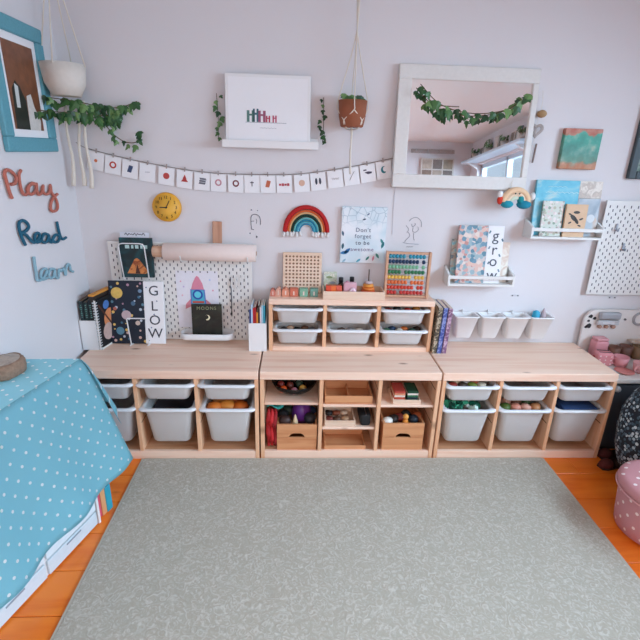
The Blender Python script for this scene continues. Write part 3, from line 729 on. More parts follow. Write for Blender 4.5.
for x, z, c, a, sz in ((-.10, -.095, '3a7fb4', 1.4, .05), (-.085, -.085, '2b6ea6', .9, .045), (-.11, -.06, '2a5f74', .1, .035), (-.112, .01, '3d5f78', -.2, .03), (.11, -.05, '2f7a80', .3, .04), (.105, -.03, '3d8c8c', -.5, .035), (.03, -.125, '2f7f78', .7, .03), (.085, -.11, '3d8a80', -.6, .035), (.062, -.125, 'd891a8', .2, .03),
                       (-.02, -.138, '5aa6bc', .9, .032), (-.10, -.14, '8fb6c6', .8, .03), (.0, .088, '3c4a5e', 1.3, .022), (.02, .115, '5c7490', .9, .02)):
    b = MB(); b.prism([(0, -.5), (.16, -.2), (.2, .1), (.1, .38), (0, .5), (-.1, .38), (-.2, .1), (-.16, -.2)], 0, .0008)
    o = b.build('painted_leaf', M(c, .7), ps, (x, -.0112, z), (0, a, 0)); o.scale = (sz, 1, sz)

# ------------------------------------------------------------------ white picture ledge with leaning print (top of the wall)
lg = thing('picture_ledge', 'white picture ledge high on the wall carrying the white print', 'ledge', (-.425, 0, 1.575))
MB().box((0, -.045, .008), (.475, .09, .014), .002).build('shelf', WHITE, lg)
MB().box((0, -.086, .018), (.475, .012, .036), .002).build('front_lip', WHITE, lg)
MB().box((0, -.006, .035), (.475, .011, .04), .002).build('back_strip', WHITE, lg)
pr = thing('framed_print', 'large white print with a coloured row of castle towers on the high ledge', 'print', (-.437, -.068, 1.590), (-.10, 0, 0))
MB().box((0, 0, .16), (.415, .012, .32), .002).build('frame', WHITE, pr)
MB().box((0, -.0065, .16), (.385, .001, .29)).build('sheet', PAPER, pr)
TW = [(-.085, .040, .052, '5b8079'), (-.060, .030, .060, '4f7480'), (-.030, .040, .052, 'a05a72'), (.0, .022, .030, 'b8405a'), (.032, .022, .032, 'c05a74')]
for x, w_, h_, c in TW:
    for s in (-1, 1): box1('printed_tower', (x+s*w_*.3, -.0075, .105+h_/2), (w_*.32, .0008, h_), M(c, .7), pr)
    box1('printed_tower', (x, -.0073, .105+h_*.62), (w_*.9, .0008, h_*.16), M(c, .7), pr)
box1('printed_line', (-.01, -.0074, .103), (.20, .0008, .002), M('8a8f98', .7), pr)
b = MB(); b.tube([(-.04+.008*q, -.0074, .077+.003*(q % 2)) for q in range(11)], .0008, 5); b.build('printed_caption', M('a0a0aa', .7), pr)
LEAFDK = M('3d3a2c', .7, var=.3)
for sx, lab in ((-.690, 'dried leaf sprig hanging left of the high white ledge'), (-.165, 'dried leaf sprig hanging right of the high white ledge')):
    d = thing('dried_sprig', lab, 'sprig', (sx, -.02, 1.60), group='dried sprigs beside the ledge')
    MB().tube([(0, 0, .22), (.004, 0, .1), (0, 0, .01)], .0015, 5, smoothpath=4).build('stem', LEAFDK, d)
    for q in range(9): 
        o = put_leaf(d, Vector((random.uniform(-.018, .018), -.006, .02+.024*q)), .030*random.uniform(.7, 1.2)); 

# ------------------------------------------------------------------ hanging terracotta pot in a cord hanger
hp = thing('hanging_pot', 'terracotta pot in a cream macrame hanger above the bunting', 'plant pot', (-.026, -.085, 1.685))
MB().lathe([(.05, 0), (.056, .004), (.066, .05), (.070, .12), (.064, .12), (.058, .05), (0, .015)], (0, 0, 0), 28).build('pot', M('96573b', .8, bump=.2), hp)
b = MB()
for k in range(4):
    a = PI/4+k*PI/2
    b.tube([(0, 0, -.012), (.040*math.cos(a), .040*math.sin(a), -.004), (.062*math.cos(a), .062*math.sin(a), .028), (.071*math.cos(a+PI/4), .071*math.sin(a+PI/4), .075), (.072*math.cos(a+PI/4), .072*math.sin(a+PI/4), .12), (0.004, 0, .42), (0, 0, .70)], .0028, 6, smoothpath=5)
    b.tube([(0, 0, -.012), (.040*math.cos(a), .040*math.sin(a), -.004), (.062*math.cos(a), .062*math.sin(a), .028), (.071*math.cos(a-PI/4), .071*math.sin(a-PI/4), .075)], .0028, 6, smoothpath=5)
b.build('hanger_cord', ROPE, hp)
MB().tube([(0, 0, .0), (.002, 0, -.05), (.0, 0, -.12), (.006, .01, -.22)], [.006, .0045, .005, .006], 8, smoothpath=6).build('rope_tail', ROPE, hp)
MB().tube([(0, 0, .70), (0, 0, .716)], .01, 8).build('ceiling_hook', METAL, hp)
for k in range(14):
    a = k*2.4; put_leaf(hp, Vector((.04*math.cos(a), .04*math.sin(a), .125+.006*(k % 5))), .045)

# ------------------------------------------------------------------ mirror
mm, nt, bs = nm('mirror_glass'); bs.inputs['Base Color'].default_value = (.97, .97, .97, 1); bs.inputs['Metallic'].default_value = 1; bs.inputs['Roughness'].default_value = .015
MX0, MX1, MZ0, MZ1, MF = .200, .905, 1.402, 1.98, .066
MW, MH = MX1-MX0, MZ1-MZ0
mi = thing('wall_mirror', 'large wall mirror in a wide white wooden frame', 'mirror', ((MX0+MX1)/2, -.063, MZ0+.004), (-math.radians(4.5), 0, 0))
for nme, c, s in (('frame_rail', (0, 0, MF/2), (MW, .028, MF)), ('frame_rail', (0, 0, MH-MF/2), (MW, .028, MF)), ('frame_stile', (-MW/2+MF/2, 0, MH/2), (MF, .028, MH-2*MF)), ('frame_stile', (MW/2-.03/2, 0, MH/2), (.03, .028, MH-2*MF))):
    MB().box(c, s, .003).build(nme, M('e0dcd8', .5, name='mirror_frame'), mi)
MB().box((.018-.0, .0, MH/2), (MW-MF-.03+.004, .006, MH-2*MF+.004)).build('mirror_glass', mm, mi)
gv = thing('ivy_garland', 'ivy garland draped across the top of the mirror', 'ivy')
vine(gv, [(.30, -.07, 1.89), (.38, -.075, 1.82), (.46, -.075, 1.785), (.57, -.077, 1.768), (.68, -.077, 1.776), (.78, -.075, 1.805), (.86, -.07, 1.86)], 22, .044)
vine(gv, [(.34, -.07, 1.83), (.40, -.075, 1.80), (.5, -.08, 1.795)], 6, .036)
# plush rainbow hooked over the mirror corner
pl_ = thing('plush_rainbow', 'soft pastel rainbow toy with teal feet hanging at the mirror corner', 'plush toy', (.852, -.098, 1.349))
pl_.scale = (.9, .9, .9)
for c, R_, r_ in (('efc9a4', .073, .017), ('f3d9bd', .048, .014), ('d9e3cf', .026, .011)):
    MB().tube([(R_*math.cos(a), 0, R_*.95*math.sin(a)) for a in [PI*j/20 for j in range(21)]], r_, 10).build('soft_arch', M(c, .9, bump=.5, bscale=200), pl_)
MB().ball((-.048, -.004, -.012), .030, (1.25, .9, .75)).build('foot', M('2497ac', .9, bump=.5, bscale=200), pl_)
MB().ball((.052, -.004, -.012), .034, (1.3, .9, .75)).build('foot', M('1c86a0', .9, bump=.5, bscale=200), pl_)
MB().ball((.028, -.004, .014), .022, (.9, .9, 1.2)).build('foot', M('1f8f96', .9, bump=.5, bscale=200), pl_)
MB().ball((-.092, 0, .010), .020, (.8, .9, 1.3)).build('hand', M('d8402e', .9, bump=.5, bscale=200), pl_)
MB().ball((-.095, 0, .042), .017, (.9, .9, 1.3)).build('cloud', M('f0efee', .9, bump=.5, bscale=200), pl_)
MB().ball((.098, 0, .035), .018, (.9, .9, 1.3)).build('cloud', M('ece8e6', .9, bump=.5, bscale=200), pl_)
for s in (-1, 1): MB().ball((-.002+s*.012, -.019, .050), .0045).build('eye', BLACK, pl_)
MB().tube([(-.03, .01, .07), (-.03, .02, .11), (-.03, .006, .125)], .0015, 6).build('hanging_loop', ROPE, pl_)
tag(MB().tube([(.232, -.004, 1.44), (.231, -.003, 1.30), (.236, -.003, 1.15)], .0011, 6, smoothpath=6).build('hanging_cable', M('c4c0ca', .8)), 'thin grey cord running down the wall below the mirror corner', 'cord')
# string of hearts
hs = thing('heart_garland', 'hanging string with a wooden ball, wicker heart and pale tag right of the mirror', 'ornament', (.942, -.024, 1.79))
MB().tube([(0, .02, .10), (0, .004, .06), (0, 0, .0), (-.012, 0, -.06), (-.01, 0, -.15)], .001, 5).build('cord', ROPE, hs)
MB().ball((.006, 0, -.008), .024, (1.1, .7, .8)).build('wooden_heart', M('a8845c', .8, var=.3, bscale=40), hs)
def heart(r): return [(r*.062*16*math.sin(t)**3/1.0, r*.062*(13*math.cos(t)-5*math.cos(2*t)-2*math.cos(3*t)-math.cos(4*t))) for t in [2*PI*j/30 for j in range(31)]]
for q, (r_, rr_) in enumerate(((.036, .0042), (.030, .003), (.024, .003))):
    MB().tube([(x-.010, -.002*q, z-.085) for x, z in heart(r_)], rr_, 6).build('wicker_ring', M('b4aaa6', .9, bump=.5, bscale=200), hs)
MB().box((-.022, .004, -.20), (.040, .006, .085), .003, rot=(0, 0, .35)).build('tag', M('cfc6c2', .8), hs)
MB().box((.004, .002, -.197), (.007, .012, .095), .002, rot=(0, .05, 0)).build('wooden_bar', M('8c7a74', .8), hs)

# ------------------------------------------------------------------ painting, dark frame
mpn, nt, b_ = nm('abstract_painting')
tc = nt.nodes.new('ShaderNodeTexCoord'); no = nt.nodes.new('ShaderNodeTexNoise'); no.inputs['Scale'].default_value = 16; no.inputs['Detail'].default_value = 5; nt.links.new(tc.outputs['Object'], no.inputs['Vector'])
sx = nt.nodes.new('ShaderNodeSeparateXYZ'); nt.links.new(tc.outputs['Object'], sx.inputs[0])
ma = nt.nodes.new('ShaderNodeMath'); ma.operation = 'MULTIPLY_ADD'; ma.inputs[1].default_value = .09; nt.links.new(no.outputs['Fac'], ma.inputs[0]); nt.links.new(sx.outputs['Z'], ma.inputs[2])
mr = nt.nodes.new('ShaderNodeMapRange'); mr.inputs[1].default_value = -.055; mr.inputs[2].default_value = .145; nt.links.new(ma.outputs[0], mr.inputs[0])
cA = ramp(nt, mr.outputs[0], [(0, 'e07a3c'), (.10, 'd86a30'), (.17, '6f9078'), (.45, '4f8f80'), (.7, '2fa08a'), (.84, '46ac94'), (.88, 'd8542a'), (1, 'd84a24')])
no2 = nt.nodes.new('ShaderNodeTexNoise'); no2.inputs['Scale'].default_value = 22; no2.inputs['Detail'].default_value = 4; nt.links.new(tc.outputs['Object'], no2.inputs['Vector'])
cB = ramp(nt, no2.outputs['Fac'], [(.35, '1f5448'), (.5, '3f8a78'), (.62, '8fa898'), (.72, 'd8c8b0')])
nt.links.new(mixc(nt, .38, cA, cB), b_.inputs['Base Color']); b_.inputs['Roughness'].default_value = .5
pt = thing('canvas_painting', 'small abstract canvas painting in sea green and orange', 'painting', (1.186, -.016, 1.62))
MB().box((0, 0, 0), (.199, .03, .199), .002).build('canvas', mpn, pt)
MB().box((0, .012, 0), (.195, .006, .195)).build('stretcher', BEECH, pt)
df = thing('dark_frame', 'dark grey-green picture frame at the right edge of the wall', 'picture', (1.66, -.014, 1.66))
for nme, c, s in (('moulding', (-.16, 0, 0), (.04, .026, .36)), ('moulding', (.16, 0, 0), (.04, .026, .36)), ('moulding', (0, 0, .16), (.28, .026, .04)), ('moulding', (0, 0, -.16), (.28, .026, .04))):
    MB().box(c, s, .004).build(nme, M('39444a', .5), df)
MB().box((0, .004, 0), (.282, .01, .282)).build('picture_print', cells('dark_print', ['3b4a44', '5d7468', '93a498', 'c9cbb8'], 14, .5, 'noise', soft=True), df)

# ------------------------------------------------------------------ books, ledges
def book(name, label, cat, loc, rot, w, h, t, cover, group=None, pages=None):
    """stands upright: width along X, height Z, front cover toward -Y; loc at the bottom centre"""
    o = thing(name, label, cat, loc, rot, group)
    c = .0022
    b = MB(); b.box((0, -t/2+c/2, h/2), (w, c, h), .0004); b.box((0, t/2-c/2, h/2), (w, c, h), .0004); b.box((-w/2+c/2, 0, h/2), (c, t-2*c, h)); b.build('cover', cover, o)
    MB().box((c/2-.001, 0, h/2), (w-c-.004, t-2*c-.0004, h-.006)).build('page_block', pages or PAGES, o)
    return o
def ledge(x0, x1, z0, depth, h, label):
    L_ = thing('book_ledge', label, 'ledge', ((x0+x1)/2, 0, z0), group='white book ledges'); w_ = x1-x0
    MB().box((0, -depth/2, .006), (w_, depth, .012), .001).build('base', WHITE2, L_)
    for s in (-1, 1): MB().prism([(-.001, .013), (-depth, .013), (-depth, h), (-.001, h+.035)], s*(w_/2-.006)-.006, s*(w_/2-.006)+.006, 'YZ').build('end_panel', WHITE2, L_)
    MB().box((0, -depth+.005, h-.012), (w_-.0245, .009, .018), .001).build('front_bar', WHITE2, L_)
    MB().box((0, -.005, h*.6), (w_-.0245, .009, .03), .001).build('back_bar', WHITE2, L_)
    return L_
FLOR = cells('floral_print', ['d9a8a0', '7f9fb0', 'e8d6cc', '5f8a9c', 'c98f88', '9db4bc', 'e3bdb0', '6f94a8'], 46, .5, rnd=True, bg='d3c6c2', thr=.66)
FLOR2 = cells('floral_print_pale', ['b8b49c', 'd9c6c0', '8fa08c', 'e6d9d4', 'a8988c'], 60, .5, rnd=True, bg='cfd0c4', thr=.5)
ledge(.548, .925, .888, .10, .062, 'white book ledge holding the grow book below the mirror')
lz = .9005
b1 = book('picture_book', 'teal picture book behind the floral book on the lower ledge', 'book', (.628, -.035, lz), (-.10, 0, 0), .11, .235, .012, cells('teal_cover', ['2f8fa6', '8ec4cc', 'c9b6a6', '4f7482', 'd8cabb'], 14, .5, 'noise', soft=True), 'books on the lower ledge')
g = thing('letter_book', 'floral book with the letters grow down a white strip', 'book', (.722, -.064, lz), (-.12, 0, 0), 'books on the lower ledge')
MB().box((-.045, 0, .158), (.162, .018, .316), .001).build('floral_cover', FLOR, g)
MB().box((.081, 0, .158), (.089, .018, .316), .001).build('white_strip', PAPER, g)
for ch, z, a in (('g', .262, 0), ('r', .185, 0), ('o', .122, 0), ('w', .045, 0)): text('letter', ch, .085, M('4f525e', .6), g, (.080, -.0098, z))
for q in range(7): box1('printed_leaf', (.046+.066*(q % 2)+.004*(q % 3), -.0096, .03+.042*q), (.008, .0008, .016), M(['5f7f8c', '7a8fa0', '466a78'][q % 3], .7), g, rot=(0, .5*(-1)**q, 0))
book('picture_book', 'cream picture book with a pink spine at the right of the lower ledge', 'book', (.862, -.045, lz), (-.10, 0, 0), .07, .225, .010, cells('cream_cover', ['e6dfd2', 'efe8dd', 'd8bfae', 'dfd0c0'], 16, .5, 'noise', soft=True), 'books on the lower ledge')
ledge(.968, 1.372, 1.160, .10, .062, 'white book ledge holding the blue picture book right of the plush rainbow')
lz = 1.1725
bb = thing('picture_book', 'large blue and grey picture book on the upper right ledge', 'book', (1.172, -.045, lz), (-.10, 0, 0), 'books on the upper right ledge')
MB().box((-.065, 0, .145), (.238, .016, .29), .001).build('blue_cover', cells('map_cover', ['4fa9c4', '5cb4cc', '66bcd2', '9fccd4', 'd8d4cc'], 9, .5, 'noise', soft=True), bb)
MB().box((.118, 0, .10), (.126, .016, .20), .001).build('grey_cover', cells('grey_cover', ['8f9aa8', 'a4aeb8', 'bcc2c8', 'd0b8a8'], 9, .5, 'noise', soft=True), bb)
MB().box((.118, .001, .245), (.126, .014, .089), .001).build('cream_corner', cells('cream_corner', ['dccfc4', 'e6dace', 'b9a89c', 'd5c2b4'], 26, .5, 'noise', soft=True), bb)
b = MB(); b.tube([(-.13+.013*q, -.0085, .225+.006*(q % 2)) for q in range(15)], .0016, 5); b.tube([(-.12+.013*q, -.0085, .255+.004*(q % 2)) for q in range(9)], .0012, 5); b.build('printed_title', M('cdeaf0', .6), bb)
MB().prism(circ(.14, .095, .022), -.0088, -.0080).build('printed_disc', M('d6d9dc', .6), bb)
book('picture_book', 'small sage green floral book on the upper right ledge', 'book', (1.085, -.068, lz), (-.09, 0, 0), .115, .185, .012, FLOR2, 'books on the upper right ledge')
kb = book('picture_book', 'small kraft tan book with a dark bird on the upper right ledge', 'book', (1.208, -.078, lz), (-.06, 0, 0), .118, .172, .014, M('d9b492', .6, var=.12, bscale=40), 'books on the upper right ledge', M('c98a50', .7))
b = MB()
for x, z, a, r_ in ((.0, .13, 0, .018), (-.012, .10, .7, .026), (.005, .085, .9, .02), (.03, .095, -.4, .012), (-.035, .12, .4, .010), (.025, .06, .3, .01), (-.03, .075, -.5, .01)):
    b.prism([(x+r_*math.cos(a)*c_-r_*.42*math.sin(a)*s_, z-r_*math.sin(a)*c_+r_*.42*math.cos(a)*s_*-1) for c_, s_ in [(math.cos(2*PI*j/10), math.sin(2*PI*j/10)) for j in range(10)]], -.0082, -.0072)
b.build('printed_bird', M('4a4644', .7), kb)

# ------------------------------------------------------------------ pegboards
def pegboard(x0, x1, z0, z1, y, label):
    w_, h_ = x1-x0, z1-z0
    t = thing('pegboard', label, 'pegboard', ((x0+x1)/2, y, z0), group='white pegboards')
    MB().box((0, 0, h_/2), (w_, .006, h_), .002).build('board', WHITE2, t)
    b = MB(); r = 0; z = .02
    while z < h_-.015:
        x = -w_/2+.022+(.02 if r % 2 else 0)
        while x < w_/2-.015:
            b.box((x, -.0030, z), (.006, .0006, .0145)); x += .04
        z += .02; r += 1
    o = b.build('slots', M('5a5862', .8), t); o['kind'] = 'stuff'
    for sx in (-1, 1):
        for sz in (.03, h_-.03): MB().lathe([(.008, .003), (.008, .022)], (sx*(w_/2-.04), -.0, sz), 10, axis='Y', rot=(0, 0, PI)).build('spacer', WHITE, t)
    return t
pegboard(-1.30, -.535, .522, 1.085, -.026, 'large white pegboard behind the paper roll and rocket drawing')
pegboard(1.395, 1.955, .833, 1.365, -.026, 'white pegboard with two small clips on the right wall section')
for x, z, lab in ((1.478, 1.222, 'upper grey clip on the right pegboard'), (1.545, 1.115, 'lower grey clip on the right pegboard')):
    t = thing('peg_clip', lab, 'clip', (x, -.030, z), group='clips on the right pegboard')
    MB().box((0, -.004, 0), (.014, .008, .042), .003).build('body', M('a8adb8', .4), t)
    MB().tube([(0, -.006, -.01), (0, -.022, -.018), (0, -.024, -.004)], .004, 8, smoothpath=3).build('hook', M('98a0ac', .4), t)
# paper roll on its holder
pr = thing('paper_roll', 'long roll of pale kraft paper across the pegboard top', 'paper roll', (-.748, -.078, 1.045))
MB().lathe([(.044, -.243), (.046, -.241), (.046, .241), (.044, .243)], (0, 0, 0), 32, axis='X').build('roll', M('ecd8d0', .75, var=.03), pr)
MB().lathe([(.012, .2432), (.012, .246), (0, .246)], (0, 0, 0), 16, axis='X').build('core_end', M('b98f78', .8), pr)
MB().lathe([(.028, -.300), (.030, -.298), (.030, -.2435), (.028, -.2433)], (0, 0, 0), 20, axis='X').build('wooden_knob', wood('knob_wood', 'dcb79c', 'b98a6c', axis=0, knots=False), pr)
for s in (-.15, .2): MB().tube([(s, .047, -.03), (s, .0, -.05), (s, -.035, -.036), (s, -.046, -.012)], .0035, 6, smoothpath=4).build('holder_hook', WHITE, pr)
tag(MB().box((0, 0, 0), (.050, .016, .12), .003).build('wooden_bracket', wood('bracket_wood', 'cd9c80', 'b9836a', axis=2, knots=False), None, (-.718, -.010, 1.14), (0, .03, 0)), 'short vertical wooden block on the wall above the paper roll', 'bracket')
# rocket drawing
rk = thing('rocket_drawing', 'white sheet with a pink and blue painted rocket on the pegboard', 'drawing', (-.838, -.032, .60), (-.01, 0, 0))
MB().box((0, 0, .165), (.23, .001, .33)).build('sheet', M('e9e6ee', .8), rk)
def pp(poly, c, name, d=.0012, p=rk): MB().prism(poly, -.0005-d, -.0006).build(name, M(c, .7), p)
pp([(-.035, .225), (-.025, .26), (-.008, .295), (.0, .303), (.010, .295), (.028, .26), (.036, .225)], 'dc8aa0', 'nose_cone')
pp([(-.040, .13), (-.040, .225), (.040, .225), (.046, .13)], '5f7fc4', 'rocket_body')
pp([(-.033, .14), (-.033, .22), (.033, .22), (.038, .14)], '4fb4cc', 'rocket_panel', .0015)
pp(circ(.0, .195, .029), '2f52a8', 'porthole_ring', .0018); pp(circ(.0, .195, .019), '66cfe0', 'porthole', .0021)
pp([(-.040, .17), (-.068, .14), (-.072, .11), (-.040, .125)], 'd98a98', 'fin'); pp([(.042, .17), (.070, .145), (.078, .11), (.046, .125)], 'd98a98', 'fin')
pp([(-.030, .145), (.034, .145), (.034, .158), (-.030, .158)], 'd0584a', 'stripe', .0019); pp([(-.036, .11), (.046, .11), (.044, .136), (-.036, .136)], '38a8b8', 'rocket_base', .0016)
for i, (x, z, c) in enumerate(((-.09, .27, 'e6a8b8'), (.07, .28, 'b8c8e8'), (-.085, .19, 'e8b8c4'), (.085, .22, 'e0a0b4'), (-.075, .24, 'c8b4d8'))): pp(circ(x, z, .005, 8), c, 'paint_dot')
# shelf tray with the moon book
tr_ = thing('pegboard_tray', 'white rounded pegboard tray holding the moon book', 'tray', (-.785, -.031, .555))
b = MB(); 
b.rings([rr(.285, .085, .035, 0, 5, 0, -.047), rr(.295, .093, .04, .004, 5, 0, -.047), rr(.295, .093, .04, .036, 5, 0, -.047), rr(.288, .086, .037, .036, 5, 0, -.047), rr(.286, .084, .036, .006, 5, 0, -.047)])
b.build('body', WHITE, tr_)
mb = book('picture_book', 'black book with a crescent moon standing in the white tray', 'book', (-.785, -.082, .562), (-.07, 0, .03), .165, .190, .014, cells('moon_cover', ['0d0f0d', '141813', '1c2118', '39402f'], 16, .45, 'noise', soft=True))
text('title', 'MOONS', .026, M('8f9470', .6), mb, (0, -.0078, .168), spacing=1.25)
MB().prism([(.016*math.cos(a)+.002, .115+.016*math.sin(a)) for a in [-PI*.6+j*PI*1.2/10 for j in range(11)]]+[(-.004+.014*math.cos(a), .118+.013*math.sin(a)) for a in [PI*.52-j*PI*1.04/10 for j in range(11)]], -.0082, -.0074).build('printed_moon', M('f2ecc8', .6), mb)
# brush and wire clips on the pegboard
br = thing('paint_brush', 'thin dark paint brush hanging on the pegboard', 'brush', (-.652, -.036, .70))
MB().tube([(0, 0, 0), (.002, 0, .08), (.0, 0, .20)], [.0022, .003, .002], 6).build('handle', M('4a4a55', .5), br)
MB().tube([(0, 0, -.03), (0, 0, -.012), (0, 0, 0)], [.002, .0045, .003], 6).build('bristles', DARK, br)
wc = thing('wire_loops', 'white bent wire loops on the right side of the pegboard', 'wire', (-.60, -.034, .86))
b = MB()
for q in range(3): b.tube([(-.04+.03*q, 0, .05), (-.05+.03*q, -.008, .0), (-.035+.03*q, -.012, -.03), (-.02+.03*q, -.008, -.01), (-.03+.03*q, 0, .05)], .002, 6, smoothpath=4)
b.build('loops', WHITE, wc)

# ------------------------------------------------------------------ on the left unit
TOPZ = UH
# tipi book on a wire stand hooked on the pegboard
tb = book('picture_book', 'dark teal book with a glowing orange tent on the pegboard', 'book', (-1.142, -.062, .898), (-.06, 0, 0), .172, .212, .014, cells('night_cover', ['0c1a1e', '0f2c30', '14464c', '1f6a70'], 9, .45, 'noise', soft=True))
MB().prism([(-.055, .022), (-.012, .098), (.0, .105), (.012, .098), (.058, .03), (.04, .02)], -.0082, -.0072).build('printed_tent', cells('tent_print', ['c4622a', 'd98a4a', '8c3a1c', 'e0a060'], 26, .5, 'noise', soft=True), tb)
MB().prism([(-.012, .022), (.0, .075), (.014, .022)], -.0088, -.0082).build('tent_door', M('4a1e12', .6), tb)
b = MB()
for x, w_ in ((-.045, .022), (-.018, .012), (.005, .018), (.03, .012), (.05, .02)): b.box((x, -.0077, .165), (w_, .001, .018))
b.build('printed_title', M('bcd8d6', .6), tb)
wf = thing('wire_stand', 'white wire frame in front of the tent book', 'book stand', (-1.150, -.084, .895))
MB().tube([(-.062, 0, 0), (-.074, 0, .17), (-.068, 0, .186), (-.05, 0, .19), (.035, 0, .19), (.053, 0, .186), (.060, 0, .17), (.070, 0, 0)], .0032, 8).build('frame', WHITE, wf)
b = MB(); b.tube([(-.062, 0, 0), (-.062, .045, -.004)], .0028, 6); b.tube([(.070, 0, 0), (.070, .045, -.004)], .0028, 6); b.build('foot_bar', WHITE, wf)
hd = thing('paper_sheet', 'pale sheet with dark lettering peeping out above the tent book', 'paper', (-1.15, -.045, .90), (-.03, 0, 0))
MB().box((0, 0, .118), (.15, .0012, .236)).build('sheet', M('dfe0ea', .8), hd)
b = MB(); b.tube([(-.05+.0075*q, -.0012, .223+.007*(q % 2)+.003*math.sin(q*2.1)) for q in range(15)], .0017, 5, smoothpath=3); b.build('handwriting', INK, hd)
# letter book GLOW with space print, and its wire stand
SPACE = cells('space_print', ['e8c06a', 'd8b4a8', '3f6f8c', 'c4ccd8', 'b98a9c', '5d8496'], 30, .5, rnd=False, bg='141f30', thr=.24)
gw = thing('letter_book', 'navy space-patterned book with the letters GLOW down a white strip', 'book', (-1.165, -.094, TOPZ+.001), (-.14, 0, 0))
MB().box((-.055, 0, .178), (.188, .016, .352), .001).build('space_cover', SPACE, gw)
MB().box((.0925, 0, .178), (.107, .016, .352), .001).build('white_strip', PAPER, gw)
for ch, z in (('G', .300), ('L', .215), ('O', .135), ('W', .060)): text('letter', ch, .078, M('3a3c48', .6), gw, (.094, -.0088, z))
for x, z, r_, c in ((-.105, .288, .031, 'e3bb62'), (-.06, .165, .026, 'c9b0b4'), (-.098, .075, .022, '5b8aa0'), (.0, .12, .013, 'd9c4b8'), (-.02, .23, .012, '4a6c88'), (-.12, .20, .010, 'b86a5a'), (.02, .30, .010, '7a94b0')):
    MB().prism(circ(x, z, r_, 20), -.0094, -.0078).build('printed_planet', M(c, .6, var=.2, bscale=70), gw)
for q in range(5): MB().prism(circ(.055+.018*(q % 4), .02+.075*q, .004, 8), -.0090, -.0078).build('printed_dot', M('6f7f9c', .6), gw)
ws = thing('wire_stand', 'white wire book stand in front of the space book', 'book stand', (-1.165, -.118, TOPZ))
MB().tube([(-.035, -.004, .003), (-.050, .008, .15), (-.046, .010, .156), (.05, .010, .156), (.054, .008, .15), (.06, -.004, .003)], .0035, 8).build('frame', WHITE, ws)
b = MB(); b.tube([(-.04, -.012, .0035), (-.03, .03, .0035)], .0033, 6); b.tube([(.056, -.012, .0035), (.064, .03, .0035)], .0033, 6); b.build('foot_bar', WHITE, ws)
# magazine holder with dark books
mh = thing('magazine_holder', 'pale grey-white magazine holder in the far left corner', 'magazine holder', (-1.393, -.105, TOPZ))
MB().box((0, 0, .002), (.084, .165, .004)).build('base', WHITE, mh)
MB().box((0, -.081, .086), (.084, .003, .164), .0005).build('front_panel', WHITE, mh)
for s in (-1, 1): MB().prism([(-.0795, .0045), (.0825, .0045), (.0825, .24), (-.0795, .168)], s*.0405-.0015, s*.0405+.0015, 'YZ').build('side_panel', WHITE, mh)
MB().box((0, .081, .122), (.077, .003, .235)).build('back_panel', WHITE, mh)
for i, (c, h_) in enumerate((('16262a', .268), ('1d2e2e', .262), ('121a20', .275))):
    o = thing('hardback_book', ['dark green hardback leftmost in the magazine holder', 'dark grey-green hardback in the middle of the magazine holder', 'near-black hardback rightmost in the magazine holder'][i], 'book', (-1.418+.0245*i, -.105, TOPZ+.005), group='books in the magazine holder')
    MB().box((0, 0, h_/2), (.022, .15, h_), .002).build('cover', M(c, .5), o)
    MB().box((0, .002, h_+.0004), (.017, .142, .001)).build('page_edge', M('6b5a4c', .8), o)
    b = MB()
    for q in range(7): b.box((0, -.0754, .18+.011*q), (.004+.006*((q*7+i) % 3)/2, .0006, .006))
    b.build('spine_print', M('5f8a84', .6), o)
ob = thing('hardback_book', 'tall book with a bright orange top edge beside the spiral book', 'book', (-1.342, -.100, TOPZ+.0005), (0, 0, -.20))
MB().box((0, 0, .150), (.026, .165, .300), .001).build('cover', M('2a2420', .5), ob)
MB().box((0, 0, .3045), (.030, .170, .010), .002).build('top_edge', M('d98f3a', .6, var=.25, bscale=40), ob)
sb = thing('spiral_book', 'black spiral-bound planet book standing with its spine toward the room', 'book', (-1.320, -.100, TOPZ+.0005), (0, 0, -.22))
MB().box((0, 0, .140), (.012, .178, .28), .001).build('cover', M('14161c', .45), sb)
def disc_yz(cy, cz, ry, rz, c, n='printed_planet', x=.0064):
    MB().prism([(cy+ry*math.cos(2*PI*j/20), cz+rz*math.sin(2*PI*j/20)) for j in range(20)], x, x+.0008, 'YZ').build(n, M(c, .5, var=.25, bscale=60), sb)
disc_yz(.012, .15, .052, .060, 'd98a5c'); disc_yz(-.015, .085, .045, .048, 'c8a9a0', x=.0068); disc_yz(-.01, .235, .026, .024, '4f78b8'); disc_yz(.055, .06, .028, .03, '4a6478', x=.0072)
MB().prism([(-.08, .25), (-.072, .255), (.05, .085), (.04, .08)], .0078, .0084, 'YZ').build('printed_ring', M('5a3428', .6), sb)
b = MB()
for q in range(5): b.box((.0068, .066, .15+.025*q), (.0008, .022, .016))
b.build('printed_title', M('d8544c', .6), sb)
b = MB(); b.box((.0066, 0, .006), (.0010, .178, .010)); b.box((-.001, -.0905, .140), (.010, .002, .28)); b.build('white_edge', M('ece6e0', .6), sb)
rm = MB().tube([(.011*math.cos(a), .011*math.sin(a), 0) for a in [2*PI*j/10 for j in range(11)]], .002, 5).mesh('wire_ring', M('e8e8ea', .4))
for q in range(18): link('wire_ring', rm, sb, (0, -.092, .014+.015*q))
